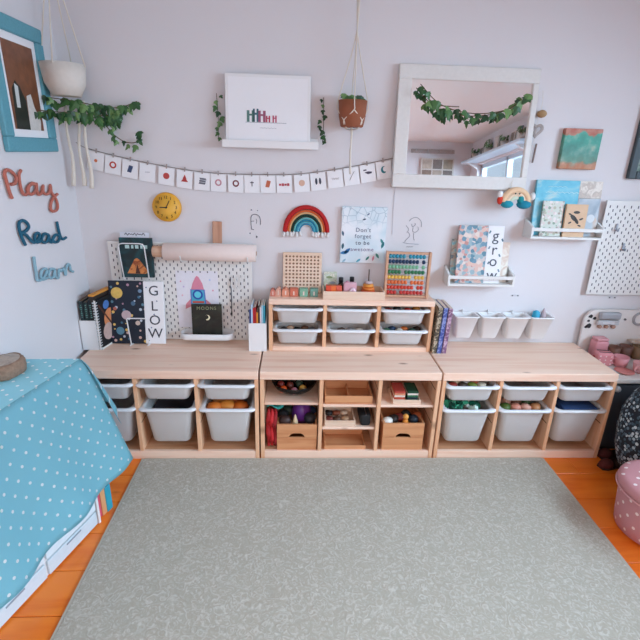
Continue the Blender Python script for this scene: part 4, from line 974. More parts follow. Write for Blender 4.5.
# white box of thin books beside the upper unit
wb = thing('book_box', 'white cardboard box of thin colourful books next to the upper unit', 'box', (-.496, -.118, TOPZ))
MB().box((0, 0, .002), (.096, .13, .004)).build('base', WHITE, wb)
MB().box((0, -.0635, .084), (.096, .003, .160), .0005).build('front_panel', WHITE, wb)
MB().box((0, .0635, .11), (.090, .003, .21)).build('back_panel', WHITE, wb)
for s in (-1, 1): MB().prism([(-.0618, .0045), (.065, .0045), (.065, .22), (-.0618, .164)], s*.0465-.0015, s*.0465+.0015, 'YZ').build('side_panel', WHITE, wb)
for i, (c, n, h_) in enumerate((('23407c', 'navy', .235), ('b9d2e8', 'pale blue', .262), ('b8242c', 'red', .245), ('a81a22', 'dark red', .25), ('d98a2e', 'orange', .22), ('3a3028', 'dark brown', .258), ('e0c8ce', 'pale pink', .25), ('9cc4d4', 'sky blue', .26), ('2f8fa4', 'teal', .258))):
    o = thing('thin_book', n+' thin book in the white box beside the upper unit', 'book', (-.5345+.0094*i, -.117, TOPZ+.0045), group='thin books in the white box')
    MB().box((0, 0, h_/2), (.0086, .120, h_), .001).build('cover', M(c, .5), o)
    MB().box((0, .002, h_+.0003), (.005, .112, .001)).build('page_edge', PAGES, o)

# ------------------------------------------------------------------ on the upper unit
UZ = UPZ+UPH
# wooden peg board
pg = thing('wooden_peg_board', 'square pale wooden board with a grid of holes leaning on the wall', 'peg board', (-.256, -.046, UZ+.001), (-.13, 0, 0))
MB().box((0, 0, .112), (.215, .014, .224), .003).build('board', BEECH, pg)
hm = MB().lathe([(.0058, .0068), (.0058, .0074), (0, .0074)], (0, 0, 0), 10, axis='Y').mesh('hole', M('8a6650', .8))
for a in range(10):
    for c in range(10): link('hole', hm, pg, (-.088+.0195*a, 0, .026+.0195*c))
# row of small wooden blocks
for i, (x, w_, c, n, h_) in enumerate(((-.415, .028, 'cf7c6a', 'dusky coral', .040), (-.384, .028, 'dda28c', 'pale coral', .048), (-.346, .040, 'd88a6e', 'peach', .048), (-.300, .044, 'd4735a', 'orange coral', .044), (-.248, .046, '7fae94', 'mint green', .044), (-.190, .044, '6f9a8c', 'sage green', .044))):
    t = thing('wooden_block', n+' wooden block in the row before the peg board', 'block', (x, -.105, UZ), (0, 0, .04*(-1)**i), 'row of coloured blocks')
    if i < 3:
        MB().prism([(-w_/2, 0), (w_/2, 0), (w_/2, h_*.6), (w_*.35, h_*.86), (0, h_), (-w_*.35, h_*.86), (-w_/2, h_*.6)], -.02, .02).build('body', M(c, .6, var=.1), t)
    else: MB().box((0, 0, h_/2), (w_, .04, h_), .004, 2).build('body', M(c, .6, var=.1), t)
    MB().box((0, -.0204, h_*.45), (w_*.18, .001, h_*.5), .0003).build('painted_mark', M('e6cfc2', .7), t)
# tray of small treasures
tray((.024, -.10, UZ), .335, .125, .044, 'pale wooden tray of small treasures on the upper unit', BEECH, 0, th=.008)
cd_ = thing('picture_card', 'upright pale picture card standing in the tray', 'card', (-.100, -.052, UZ+.0085), (-.05, 0, 0))
MB().box((0, 0, .058), (.072, .003, .116), .0005).build('card', cells('garden_card', ['dfe4dc', 'cfd8cc', 'b9c4a4', 'e8e4d8', '9aa88c'], 40, .6, 'noise', soft=True), cd_)
for x, z, c in ((-.005, .085, '8a9a6c'), (.012, .055, '9aa8b4'), (-.02, .03, 'b0b4a8')): MB().prism([(x+.018*math.cos(2*PI*j/10), z+.007*math.sin(2*PI*j/10)) for j in range(10)], -.0022, -.0015).build('printed_leaf', M(c, .7), cd_)
for i, (x, c) in enumerate(((-.112, 'd8401e'), (-.086, 'e86a2a'), (-.060, 'd24a28'))):
    t = thing('toy_car', ['deep red', 'bright orange', 'brick red'][i]+' toy car parked in the tray', 'toy car', (x, -.118, UZ+.0085), (0, 0, PI/2+.1*i), 'toy cars in the tray')
    t.scale = (1.25, 1.3, 1.35)
    MB().prism([(-.026, .008), (.026, .008), (.026, .024), (.014, .028), (.008, .044), (-.014, .044), (-.020, .028), (-.026, .026)], -.0115, .0115).build('body', M(c, .35), t)
    for sx in (-.015, .015):
        for sy in (-1, 1): MB().lathe([(.0075, -.002), (.0075, .002)], (sx, sy*.0105, .0075), 10, axis='Y').build('wheel', BLACK, t)
for x, y, lab in ((-.042, -.075, 'dark glass bottle with a black cap left of the pink camera'), (.020, -.060, 'dark glass bottle with a black cap behind the pink camera')):
    t = thing('small_bottle', lab, 'bottle', (x, y, UZ+.0085), group='black-capped bottles in the tray')
    MB().lathe([(.014, 0), (.016, .003), (.016, .052), (.012, .062), (.009, .066), (0, .066)], (0, 0, 0), 16).build('glass', M('33261c', .2), t)
    MB().lathe([(.0125, .0662), (.0125, .090), (.011, .092), (0, .092)], (0, 0, 0), 16).build('cap', BLACK, t)
cm_ = thing('toy_camera', 'pale pink toy camera with a round lens in the tray', 'toy camera', (.004, -.122, UZ+.0085))
cm_.scale = (.95, 1, 1.15)
MB().box((0, 0, .034), (.075, .026, .068), .006, 2).build('body', M('d9a8b4', .5), cm_)
MB().lathe([(.019, .0132), (.019, .024), (.015, .026), (0, .0255)], (.014, 0, .026), 18, axis='Y').build('lens', M('e8ccd6', .4), cm_)
MB().lathe([(.010, .0256), (.010, .0272), (0, .0272)], (.014, 0, .026), 14, axis='Y').build('lens_glass', M('c890a4', .2), cm_)
MB().lathe([(.008, .0682), (.008, .0735), (0, .0738)], (-.018, 0, 0), 12).build('shutter_button', M('c98a9c', .5), cm_)
rs = thing('ring_stacker', 'wooden ring stacker with orange rings in the tray', 'toy', (.108, -.095, UZ+.0085))
rs.scale = (1.05, 1.05, 1.12)
MB().lathe([(.040, 0), (.040, .012), (0, .012)], (0, 0, 0), 24).build('base', BEECH, rs)
MB().tube([(0, 0, .006), (0, 0, .13)], .0032, 8).build('spindle', M('5c544e', .6), rs)
for i, (r_, c) in enumerate(((.038, 'd65a2a'), (.033, 'e07a30'), (.028, 'e6963e'), (.021, 'c9b4b4'))):
    z = .0122+.0152*i
    MB().lathe([(r_-.006, z), (r_, z+.004), (r_, z+.010), (r_-.006, z+.0148), (.005, z+.0148), (.005, z)], (0, 0, 0), 24).build('ring', M(c, .5), rs)
tag(MB().box((0, 0, .004), (.052, .028, .008), .002).build('eraser', M('ece4e0', .7), None, (.145, -.135, UZ+.0085)), 'small white eraser lying at the right end of the tray', 'eraser')
# abacus
ab = thing('abacus', 'wooden abacus with rows of teal, green, yellow and red beads', 'abacus', (.317, -.105, UZ+.0005), (-.05, 0, -.05))
AW, AH = .245, .255
fm = MB().box((0, 0, AH/2), (.014, .03, AH), .002).mesh('frame_post', M('cf9f82', .6, var=.1))
for s in (-1, 1): link('frame_post', fm, ab, (s*(AW/2-.007), 0, 0))
for z in (.008, AH-.008): MB().box((0, 0, z), (AW-.029, .022, .012), .002).build('frame_rail', M('cf9f82', .6, var=.1), ab)
bc = ['c0302a', 'd24430', 'e07038', 'e8b850', '2f7a50', '7fb894', '1f3a5c', '2f93ac']
BD = [MB().lathe([(.004, -.0092), (.0098, -.0066), (.0122, 0), (.0098, .0066), (.004, .0092)], (0, 0, 0), 12, axis='X').mesh('bead', M(c, .35)) for c in bc]
for r_ in range(8):
    z = .028+.0285*r_
    MB().tube([(-AW/2+.012, 0, z), (AW/2-.012, 0, z)], .0018, 6).build('rod', METAL, ab)
    sp_ = [3, 8, 6, 7, 4, 9, 9, 5][r_]
    for q in range(10): link('bead', BD[r_], ab, (-.099+.0186*q+(.016 if q >= sp_ else 0), 0, z))
# three notebooks at the right of the upper unit
for i, (c, c2, h_) in enumerate((('4a4238', 'b8a890', .270), ('3f4f94', '8a94c4', .268), ('7a5474', 'c0a0b4', .266))):
    o = thing('notebook', ['dark patterned notebook touching the upper unit', 'blue patterned notebook between two others', 'mauve patterned notebook on the outside of the three'][i]+' by the shelf end', 'notebook', (.489+.0285*i, -.108, TOPZ+.0005), (0, .035, 0), 'notebooks beside the upper unit')
    cv = cells('notebook_cover_%d' % i, [c, c2, c, c, c2], 34, .5, 'noise')
    MB().box((0, 0, h_/2), (.0235, .168, h_), .002).build('cover', cv, o)
    MB().box((0, .002, h_+.0006), (.0185, .160, .0012)).build('page_edge', M('d8c4b4', .8), o)

# ------------------------------------------------------------------ row of white pots on a rail
rl = thing('wall_rail', 'white wall rail carrying the four hanging pots', 'rail', (.90, -.012, .705))
MB().box((0, 0, 0), (.62, .010, .012), .003).build('bar', WHITE, rl)
for s in (-.28, .28): MB().box((s, .0085, 0), (.03, .0065, .03), .002).build('bracket', WHITE, rl)
for i, x in enumerate((.686, .838, .984, 1.126)):
    t = thing('hanging_pot', ['first white hanging pot next to the notebooks', 'second white hanging pot from the notebooks', 'third white hanging pot from the notebooks', 'white hanging pot holding small toys, at the kitchen end of the rail'][i], 'pot', (x, -.022, .572), group='white pots on the rail')
    b = MB()
    def pr_(w_, d_, z, ins=0): return rr(w_-2*ins, d_-2*ins, .014, z, 4, 0, -d_/2+(.0))
    b.rings([pr_(.088, .055, 0), pr_(.092, .058, .004), pr_(.132, .086, .132), pr_(.140, .092, .134), pr_(.140, .092, .140), pr_(.128, .082, .140), pr_(.124, .078, .13), pr_(.086, .050, .006)])
    b.build('pot_body', M('eceaea', .5, name='pot_white', var=.01, sss=.1), t)
    MB().tube([(0, -.002, .13), (0, .004, .150), (0, .012, .150), (0, .018, .14)], .003, 6).build('hook', WHITE, t)
tag(MB().lathe([(.02, 0), (.022, .03), (.018, .055), (.008, .062), (0, .063)], (0, 0, 0), 14).build('toy_tub', M('2fa3c4', .5), None, (1.105, -.06, .678)), 'bright blue small toy sticking out of the last pot', 'toy')
tag(MB().lathe([(.024, 0), (.018, .03), (.004, .075), (0, .078)], (0, 0, 0), 12).build('toy_cone', M('b8a4a8', .6), None, (1.148, -.06, .678)), 'greyish pink cone sticking out of the last pot', 'toy')
for x, z, lab in ((.990, .811, 'pair of small dark screw holes above the row of pots'), (1.578, .808, 'pair of small dark screw holes below the right pegboard')):
    t = thing('screw_plate', lab, 'screw plate', (x, -.001, z), group='screw plates')
    MB().box((0, .0005, 0), (.05, .001, .012)).build('plate', M('d0ccd0', .7), t)
    for s in (-1, 1): MB().lathe([(.004, .0), (.004, .0025), (0, .003)], (s*.016, 0, 0), 8, axis='Y').build('screw', M('55525a', .5), t)

# ------------------------------------------------------------------ toy kitchen in the right corner
KX0, KX1, KY = 1.432, 2.06, -.37
kt = thing('toy_kitchen', 'white toy kitchen with a rounded back panel in the right corner', 'toy kitchen', (0, 0, 0))
CREAM = M('e6dfdb', .6, name='kitchen_cream', var=.01)
rc = .07
poly = [(KX0-.012, .462), (KX1, .462), (KX1, .742)]+[(KX0-.012+rc-rc*math.sin(a), .742-rc+rc*math.cos(a)) for a in [PI/2*j/6 for j in range(7)]]
MB().prism(poly, -.035, -.018).build('back_panel', CREAM, kt)
MB().box(((KX0+KX1)/2, (KY-.02)/2-.008, .448), (KX1-KX0, -KY-.016, .026), .004).build('worktop', M('d9cfc8', .5), kt)
MB().box(((KX0+KX1)/2+.005, -.19, .2175), (KX1-KX0-.01, .33, .433), .003).build('cabinet_body', M('3c444c', .6), kt)
MB().box(((KX0+KX1)/2+.005, KY+.010, .22), (KX1-KX0-.03, .006, .39), .002).build('door', M('4a525a', .6), kt)
MB().lathe([(.016, .0), (.018, .01), (.014, .022), (0, .024)], (KX0+.035, KY+.007, .40), 16, axis='Y').build('knob', M('b4b6ba', .4), kt)
MB().box((1.556, -.052, .712), (.125, .033, .042), .010, 2).build('hood', M('a3a4aa', .4), kt)
MB().box((1.556, -.046, .668), (.135, .021, .030), .006, 2).build('grill', M('c0bfc2', .4), kt)
MB().box((1.556, -.0575, .668), (.07, .002, .014)).build('display', M('dcdde0', .2), kt)
for i in range(3): MB().lathe([(.012, .035), (.011, .050), (0, .052)], (1.515+.042*i, 0, .640), 12, axis='Y').build('dial', M('b98f7c', .6), kt)
MB().box((1.86, -.060, .556), (.30, .049, .014), .003).build('shelf', M('cbb7a8', .6), kt)
b = MB(); b.rings([[Vector((1.755+r_*1.1*math.cos(2*PI*j/24), y, .69+r_*math.sin(2*PI*j/24))) for j in range(24)] for r_, y in ((.030, -.0355), (.030, -.042), (.042, -.042), (.042, -.0355))], cap0=False, cap1=False); b.build('window_ring', M('a9a4a6', .5), kt)
MB().lathe([(.006, .035), (.006, .042), (0, .043)], (1.665, 0, .685), 10, axis='Y').build('screw_cap', M('6b6468', .5), kt)
for i, (x, z, s) in enumerate(((1.452, .700, .012), (1.478, .688, .010), (1.445, .672, .008), (1.452, .640, .016), (1.437, .634, .009))):
    MB().prism([(x+s*math.cos(2*PI*j/9)*(1+.3*(j % 2)), z+.7*s*math.sin(2*PI*j/9)*(1+.3*(j % 3))) for j in range(9)], -.0362, -.0350).build('sticker', M('2e2c30', .6), kt)
# play crockery on the worktop
WZ = .4615
PINK = M('de98a0', .5, var=.05)
t = thing('play_storage_jar', 'tall dusty pink storage jar with a lid at the back of the toy kitchen', 'jar', (1.510, -.085, WZ))
MB().box((0, 0, .055), (.080, .065, .110), .010, 2).build('body', PINK, t); MB().box((0, 0, .119), (.074, .059, .016), .007, 2).build('lid', M('e0a0a6', .5), t)
t = thing('play_toaster', 'pink toy toaster with white dots on the worktop', 'toy toaster', (1.478, -.185, WZ), (0, 0, -.15))
MB().box((0, 0, .040), (.092, .07, .080), .014, 3).build('body', M('d88a90', .5), t)
for i in range(9): MB().ball((-.03+.03*(i % 3), -.0352, .018+.022*(i//3)), .0045, (1, .25, 1), 1).build('dot', M('f0dcd8', .6), t)
for s in (-1, 1): MB().box((0, s*.014, .0800), (.065, .010, .002)).build('slot', DARK, t)
MB().box((-.050, 0, .045), (.010, .012, .012), .003).build('lever', M('a83c40', .5), t)
def cup(loc, r_, h_, mat, label, group, handle=True, rz=0):
    t = thing('play_cup', label, 'cup', loc, (0, 0, rz), group)
    MB().lathe([(r_*.72, 0), (r_*.8, .004), (r_, h_), (r_*.9, h_), (r_*.7, .008), (0, .008)], (0, 0, 0), 20).build('body', mat, t)
    if handle: MB().tube([(-r_*.92, 0, h_*.8), (-r_*1.45, 0, h_*.72), (-r_*1.45, 0, h_*.35), (-r_*.82, 0, h_*.25)], .005, 8, smoothpath=4).build('handle', mat, t)
    return t
BRN = M('7a5242', .5, var=.15, bscale=40)
cup((1.598, -.10, WZ), .036, .075, BRN, 'brown play beaker beside the pink storage jar', 'play beakers', False)
cup((1.672, -.095, WZ), .038, .078, M('6e4a3e', .5, var=.15), 'dark brown play beaker in the middle of the row', 'play beakers', False)
cup((1.745, -.10, WZ), .034, .080, M('85684c', .5, var=.2), 'bronze play beaker furthest from the pink jar', 'play beakers', False)
cup((1.575, -.205, WZ), .042, .058, M('dc949a', .5), 'pink play cup with red handle beside the toaster', 'pink play cups', True)
cup((1.640, -.285, WZ), .044, .055, M('e0a0a0', .5), 'pale pink play cup near the front of the toy kitchen', 'pink play cups', True, .5)
t = thing('play_saucer', 'pink play saucer lying in front of the toaster', 'saucer', (1.545, -.290, WZ)); MB().lathe([(.03, 0), (.05, .008), (.048, .010), (.02, .004), (0, .004)], (0, 0, 0), 22).build('dish', M('d4847e', .5), t)
t = thing('play_spoon', 'pale grey toy spoon lying at the worktop edge', 'spoon', (1.474, -.262, WZ+.003), (0, 0, -.9)); MB().tube([(-.05, 0, 0), (.03, 0, .002)], .003, 6).build('handle', M('cfcdd0', .4), t); MB().ball((.044, 0, .001), .014, (1.3, .9, .2)).build('bowl', M('cfcdd0', .4), t)

# ------------------------------------------------------------------ navy bag, slippers, pouf
NAVY = cells('navy_fleck', ['5f7480', 'a3b2b8', '3f5460', 'c0cacc', '2d4450'], 62, .8, rnd=False, bg='151d26', thr=.5)
bg_ = thing('bean_bag', 'dark navy bean bag with pale flecks beside the right unit', 'bean bag', (1.59, -.612, 0))
prof = [(.075, 0), (.11, .012), (.165, .06), (.200, .14), (.214, .24), (.206, .36), (.172, .46), (.12, .54), (.065, .59), (.03, .605)]
b = MB(); b.lathe(prof, (0, 0, 0), 40)
for v in b.bm.verts:
    a = math.atan2(v.co.y, v.co.x); f = 1+.025*math.sin(6*a+9*v.co.z)+.02*math.sin(3*a-14*v.co.z); v.co.x *= f; v.co.y *= f
b.build('cushion', NAVY, bg_)
MB().tube([(-.02, 0, .596), (-.03, 0, .635), (.03, 0, .635), (.02, 0, .596)], .007, 8, smoothpath=5).build('loop', M('202833', .8), bg_)
for x, y, rz, lab in ((1.505, -.418, .1, 'dark red slipper nearer the pine unit'), (1.450, -.505, .25, 'dark red slipper nearer the pink pouf')):
    t = thing('slipper', lab, 'slipper', (x, y, 0), (0, 0, rz), 'slippers by the bean bag')
    MB().prism([(-.085, -.02), (-.06, -.032), (.0, -.03), (.05, -.038), (.085, -.02), (.09, 0), (.085, .02), (.05, .038), (.0, .03), (-.06, .032), (-.085, .02)], .0005, .012, 'XY').build('sole', M('3a2018', .8), t)
    MB().ball((-.045, 0, .018), .04, (1.1, .8, .8)).build('upper', M('5f221c', .85, bump=.3), t)
pf_ = thing('pouf', 'pink round pouf with white dots in the right foreground', 'pouf', (1.346, -.968, 0))
DOT, nt, b_ = nm('pink_dots')
tc = nt.nodes.new('ShaderNodeTexCoord'); mpn_ = nt.nodes.new('ShaderNodeMapping'); nt.links.new(tc.outputs['UV'], mpn_.inputs['Vector']); mpn_.inputs['Scale'].default_value = (18, 18, 18); mpn_.inputs['Rotation'].default_value = (0, 0, PI/4)
vo = nt.nodes.new('ShaderNodeTexVoronoi'); vo.voronoi_dimensions = '2D'; vo.inputs['Scale'].default_value = 1; vo.inputs['Randomness'].default_value = 0; nt.links.new(mpn_.outputs[0], vo.inputs['Vector'])
nt.links.new(mixc(nt, ramp(nt, vo.outputs['Distance'], [(0, 'ffffff'), (.13, '000000')], 'CONSTANT'), lin('c98c90'), lin('f0dedb')), b_.inputs['Base Color']); b_.inputs['Roughness'].default_value = .85
def lathe_uv(name, prof, mat, parent, n=40):
    b = MB(); uvl = b.bm.loops.layers.uv.new('UVMap')
    rows = []
    s = 0; ss = [0]
    for p, q in zip(prof, prof[1:]): s += math.hypot(q[0]-p[0], q[1]-p[1]); ss.append(s)
    R0 = max(p[0] for p in prof)
    V = [[b.bm.verts.new((r*math.cos(2*PI*j/n), r*math.sin(2*PI*j/n), z)) for j in range(n)] for r, z in prof]
    for i in range(len(prof)-1):
        for j in range(n):
            f = b.bm.faces.new((V[i][j], V[i][(j+1) % n], V[i+1][(j+1) % n], V[i+1][j])); f.smooth = True
            top = prof[i][0] != prof[i+1][0] and abs(prof[i][1]-prof[i+1][1]) < .02 and prof[i+1][0] < R0*.97
            for lp, (ii, jj) in zip(f.loops, ((i, j), (i, j+1), (i+1, j+1), (i+1, j))):
                if top: lp[uvl].uv = (lp.vert.co.x, lp.vert.co.y)
                else: lp[uvl].uv = (2*PI*R0*jj/n, ss[ii])
    b.bm.faces.new(list(reversed(V[0]))); b.bm.faces.new(V[-1])
    return b.build(name, mat, parent)
lathe_uv('body', [(.148, 0.001), (.162, .01), (.168, .06), (.175, .14), (.180, .205)], DOT, pf_)
lathe_uv('seat_pad', [(.178, .206), (.190, .214), (.192, .232), (.186, .246), (.16, .255), (.10, .26), (.01, .262)], DOT, pf_)
MB().tube([(.1925*math.cos(2*PI*j/40), .1925*math.sin(2*PI*j/40), .209) for j in range(41)], .004, 6).build('piping', M('d9a2a4', .8), pf_)

# ------------------------------------------------------------------ table with teal dotted cloth, left foreground
CT = .745
tbm = thing('side_table', 'narrow table against the left wall under the teal cloth', 'table', (0, 0, 0))
MB().prism([(-1.170, -.790), (-1.432, -.802), (-1.432, -1.74), (-1.366, -1.74)], CT-.025, CT-.003, 'XY').build('table_top', WHITE, tbm)
for x, y in ((-1.20, -.815), (-1.405, -.83), (-1.40, -1.66), (-1.385, -1.70)): MB().box((x, y, (CT-.026)/2), (.034, .034, CT-.026), .003).build('leg', WHITE, tbm)
DT, nt, b_ = nm('teal_dots')
tc = nt.nodes.new('ShaderNodeTexCoord'); mp2 = nt.nodes.new('ShaderNodeMapping'); nt.links.new(tc.outputs['UV'], mp2.inputs['Vector']); mp2.inputs['Scale'].default_value = (21.5, 21.5, 21.5); mp2.inputs['Rotation'].default_value = (0, 0, PI/4)
vo = nt.nodes.new('ShaderNodeTexVoronoi'); vo.voronoi_dimensions = '2D'; vo.inputs['Scale'].default_value = 1; vo.inputs['Randomness'].default_value = 0; nt.links.new(mp2.outputs[0], vo.inputs['Vector'])
nt.links.new(mixc(nt, ramp(nt, vo.outputs['Distance'], [(0, 'ffffff'), (.115, '000000')], 'CONSTANT'), lin('98d8e6'), lin('f6fbfc')), b_.inputs['Base Color']); b_.inputs['Roughness'].default_value = .85
def uv_sheet(b, uvl, grid, uvs):
    V = [[b.bm.verts.new(p) for p in r] for r in grid]
    for i in range(len(V)-1):
        for j in range(len(V[0])-1):
            f = b.bm.faces.new((V[i][j], V[i][j+1], V[i+1][j+1], V[i+1][j])); f.smooth = True
            for lp, (a, c) in zip(f.loops, ((i, j), (i, j+1), (i+1, j+1), (i+1, j))): lp[uvl].uv = uvs[a][c]
tc_ = thing('tablecloth', 'teal tablecloth with white dots draped over the left table', 'tablecloth', (0, 0, 0))
A, Bp, C_, D = Vector((-1.164, -.784, CT)), Vector((-1.437, -.796, CT)), Vector((-1.437, -1.75, CT)), Vector((-1.360, -1.75, CT))
b = MB(); uvl = b.bm.loops.layers.uv.new('UVMap')
n1, n2 = 6, 24
g_, u_ = [], []
for i in range(n2+1):
    t = i/n2; L_ = Bp.lerp(C_, t); R_ = A.lerp(D, t)
    g_.append([L_.lerp(R_, j/n1) for j in range(n1+1)]); u_.append([(p.x, p.y) for p in g_[-1]])
uv_sheet(b, uvl, g_, u_); b.build('top_panel', DT, tc_)
def drape(name, P0, P1, Q0, Q1, n, m, amp, nf, seed=0.):
    """cloth falling from edge P0-P1 to hem Q0-Q1 with soft folds"""
    b = MB(); uvl = b.bm.loops.layers.uv.new('UVMap'); g_, u_ = [], []
    e = (P1-P0); nrm = Vector((e.y, -e.x, 0)).normalized()
    if nrm.dot(((Q0+Q1)-(P0+P1))) < 0: nrm = -nrm
    for i in range(n+1):
        s = i/n; row, ur = [], []
        for j in range(m+1):
            t = j/m
            p = P0.lerp(P1, t).lerp(Q0.lerp(Q1, t), s)
            bulge = .012*math.sin(min(1, s*5)*PI/2)
            p = p+nrm*(bulge+amp*s*math.sin(nf*PI*t+seed)*math.sin(PI*min(1, t*6)/2))
            row.append(p); ur.append((t*e.length*1.05, s*(Q0-P0).length))
        g_.append(row); u_.append(ur)
    uv_sheet(b, uvl, g_, u_)
    bmesh.ops.solidify(b.bm, geom=list(b.bm.faces), thickness=.0015)
    return b.build(name, DT, tc_)
drape('side_panel', A, D, Vector((-1.016, -.775, .255)), Vector((-1.27, -1.77, .20)), 20, 40, .014, 7, .4)
drape('end_panel', Bp, A, Vector((-1.437, -.745, .46)), Vector((-1.100, -.715, .50)), 12, 10, .008, 3)
drape('corner_fold', A, A+Vector((.002, -.004, 0)), Vector((-1.100, -.715, .50)), Vector((-1.05, -.77, .42)), 12, 6, .006, 2)
# log slice on the table
lgs = thing('log_slice', 'thick bark-edged log slice on the teal tablecloth', 'log', (-1.372, -.925, CT+.002))
b = MB(); b.lathe([(.070, 0), (.076, .004), (.078, .025), (.076, .050), (.069, .055), (.066, .0552)], (0, 0, 0), 30)
for v in b.bm.verts:
    a = math.atan2(v.co.y, v.co.x); f = 1+.05*math.sin(5*a)+.025*math.sin(13*a+60*v.co.z); v.co.x *= f*.78; v.co.y *= f
b.build('bark', M('8f7360', .9, bump=1, bscale=70, var=.4), lgs)
MB().lathe([(.060, .0555), (.058, .0562), (0, .0562)], (0, 0, 0), 28, sq=(.78, 1)).build('cut_face', wood('log_face', 'b8a898', '8f8078', axis=2, knots=False), lgs)
# white boxes and folders under the table
t = thing('drawer_unit', 'low white drawer unit pushed under the draped table', 'drawer unit', (-1.134, -.885, 0), (0, 0, -.284))
MB().box((-.062, -.30, .076), (.100, .56, .150), .002).build('body', WHITE, t)
MB().box((-.060, -.006, .088), (.120, .012, .176), .001).build('end_board', WHITE, t)
for k in range(2):
    d_ = MB().box((-.006, -.155-.285*k, .112), (.010, .272, .062), .002).build('drawer', M('dfe8ee', .5), t)
    MB().box((-.0005, -.155-.285*k, .135), (.003, .08, .008), .001).build('finger_slot', M('8a98a4', .6), d_)
    d_ = MB().box((-.006, -.155-.285*k, .040), (.010, .272, .064), .002).build('drawer', M('d2dee6', .5), t)
    MB().box((-.0005, -.155-.285*k, .062), (.003, .08, .008), .001).build('finger_slot', M('8a98a4', .6), d_)
for x, y, c, lab, h_ in ((-1.150, -.850, 'dc5a70', 'coral pink folder standing beside the white drawer unit', .165), (-1.138, -.832, 'e0a070', 'thin peach folder between the pink and teal ones', .150), (-1.127, -.808, '2f9db4', 'teal folder standing furthest from the white drawer unit', .13)):
    tag(MB().box((0, 0, h_/2), (.010, .035, h_), .001).build('folder', M(c, .5), None, (x, y, 0.0005), (0, 0, -.284)), lab, 'folder', 'folders under the table')

# ------------------------------------------------------------------ the far side of the room (seen in the mirror)
sh = thing('wall_shelf', 'long pale blue shelf above the window on the far right wall', 'shelf', (X1, -3.25, 2.115))
MB().box((-.09, 0, 0), (.18, 1.7, .03), .003).build('board', M('cfe4f2', .5, name='frame_paint'), sh)
for y in (-.7, .7): MB().prism([(-.001, -.016), (-.15, -.016), (-.001, -.10)], y-.01, y+.01, 'XZ').build('bracket', WHITE, sh)
sz = 2.131
for i in range(11):
    y = -3.98+.145*i; c = ['8a8f94', '4c5a54', 'd8d2cc', '7c8c78', 'a8b8c0', 'cfc6be', '6b7a70', 'b8a494', 'dcd8d4', '5f6f74', '9aa89c'][i]; h_ = [.14, .18, .13, .19, .16, .18, .14, .18, .15, .17, .15][i]
    if i % 3 == 1:
        t = thing('shelf_plant', 'small leafy pot plant, number %s along the high shelf' % ['one', 'two', 'three', 'four'][i//3], 'plant', (X1-.09, y, sz), group='plants on the high shelf')
        MB().lathe([(.03, 0), (.042, .07), (.038, .07), (0, .06)], (0, 0, 0), 16).build('pot', M('d0c8c0', .7), t)
        for q in range(12): put_leaf(t, Vector((.04*math.cos(q*2.4), .04*math.sin(q*2.4), .10+.01*(q % 5))), .06, (-1, 0, 0))
    else:
        t = thing('leaning_picture', 'small %s leaning picture, %s along the high shelf' % (['grey', '', 'white', 'sage', '', 'cream', 'green-grey', '', 'pale', 'slate', ''][i], ['first', '', 'third', 'fourth', '', 'sixth', 'seventh', '', 'ninth', 'tenth', ''][i]), 'picture', (X1-.07, y, sz), (0, .12, 0), 'pictures on the high shelf')
        MB().box((0, 0, h_/2), (.014, .11, h_), .002).build('frame', M(c, .5), t); MB().box((-.0075, 0, h_/2), (.002, .08, h_-.03)).build('picture_print', M('d8d4ce' if i % 2 else '7f7a74', .6, var=.3, bscale=30), t)
wp = thing('photo_collage', 'brown photo collage canvas on the far wall', 'picture', (1.62, Y1+.02, 2.03))
MB().box((0, 0, 0), (.46, .03, .30), .002).build('canvas', M('cfc4bb', .6), wp)
for i in range(6): MB().box((-.145+.145*(i % 3), .0155, -.07+.14*(i//3)), (.13, .002, .125)).build('photo', M(['8a7060', 'a89484', '6f6058', 'b8a494', '7c6c64', '94826f'][i], .5, var=.4, bscale=20), wp)
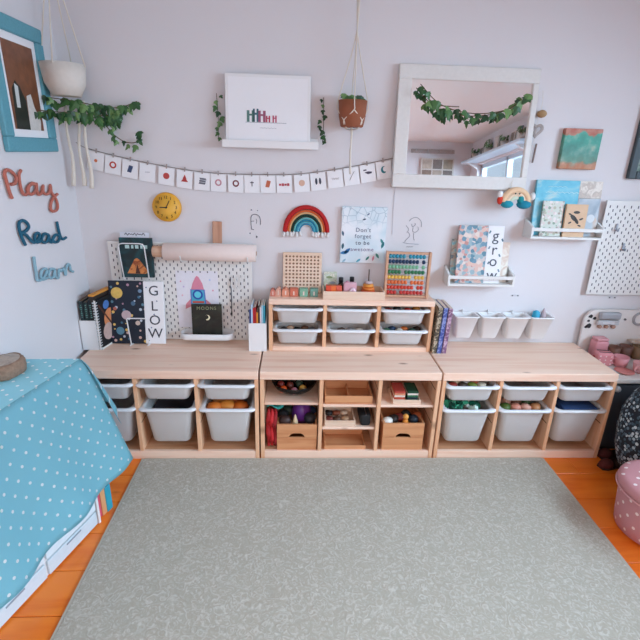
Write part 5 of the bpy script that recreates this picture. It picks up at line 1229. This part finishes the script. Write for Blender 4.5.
t = thing('coat_rail', 'grey coat rail on the far wall above the collage', 'rail', (1.55, Y1+.012, 2.27)); MB().box((0, 0, 0), (.60, .02, .05), .003).build('board', M('a8a09c', .6), t)
for i in range(4): MB().tube([(-.24+.16*i, .012, .0), (-.24+.16*i, .05, -.01), (-.24+.16*i, .055, .02)], .005, 6).build('hook', METAL, t)

# ------------------------------------------------------------------ prints and small pieces belong to the part they sit on
HOSTS = {'printed_picture': 'card', 'numeral': 'dial', 'hand': 'dial', 'centre_cap': 'dial', 'lettering': 'canvas', 'painted_leaf': 'canvas', 'letter': 'white_strip', 'printed_planet': 'space_cover',
         'printed_dot': 'white_strip', 'printed_tent': 'cover', 'tent_door': 'cover', 'printed_title': 'cover', 'printed_moon': 'cover', 'title': 'cover', 'printed_bird': 'cover', 'printed_ring': 'cover',
         'spine_print': 'cover', 'page_edge': 'cover', 'printed_tower': 'sheet', 'printed_line': 'sheet', 'printed_caption': 'sheet', 'lens_glass': 'lens', 'stud': 'body', 'painted_mark': 'body', 'dot': 'body',
         'printed_disc': 'grey_cover', 'porthole': 'sheet', 'porthole_ring': 'sheet', 'display': 'grill', 'drawn_dots': 'drawn_lines', 'handwriting': 'sheet', 'hole': 'board', 'printed_figure': 'photo_print', 'photo': 'canvas', 'screw': 'plate'}
def base(o): return o.name.split('.')[0]
for root in [o for o in SC.objects if o.parent is None and 'category' in o.keys()]:
    kids = list(root.children)
    for k in kids:
        hs_ = [p for p in kids if p is not k and base(p) == HOSTS.get(base(k))]
        if base(root) == 'toy_kitchen' and base(k) != 'display': continue
        if not hs_ and base(root) == 'spiral_book' and base(k) == 'printed_planet': hs_ = [p for p in kids if base(p) == 'cover']
        if not hs_ and base(k) == 'printed_title': hs_ = [p for p in kids if base(p) == 'blue_cover']
        if base(k) == 'printed_leaf': hs_ = [p for p in kids if base(p) in ('white_strip', 'card')]
        if base(root) == 'abacus' and base(k) == 'bead':
            z = k.location.z; hs_ = sorted([p for p in kids if base(p) == 'rod'], key=lambda p: abs(p.data.vertices[0].co.z-z))
        if hs_:
            k.parent = hs_[0]; k.location = k.location-hs_[0].location
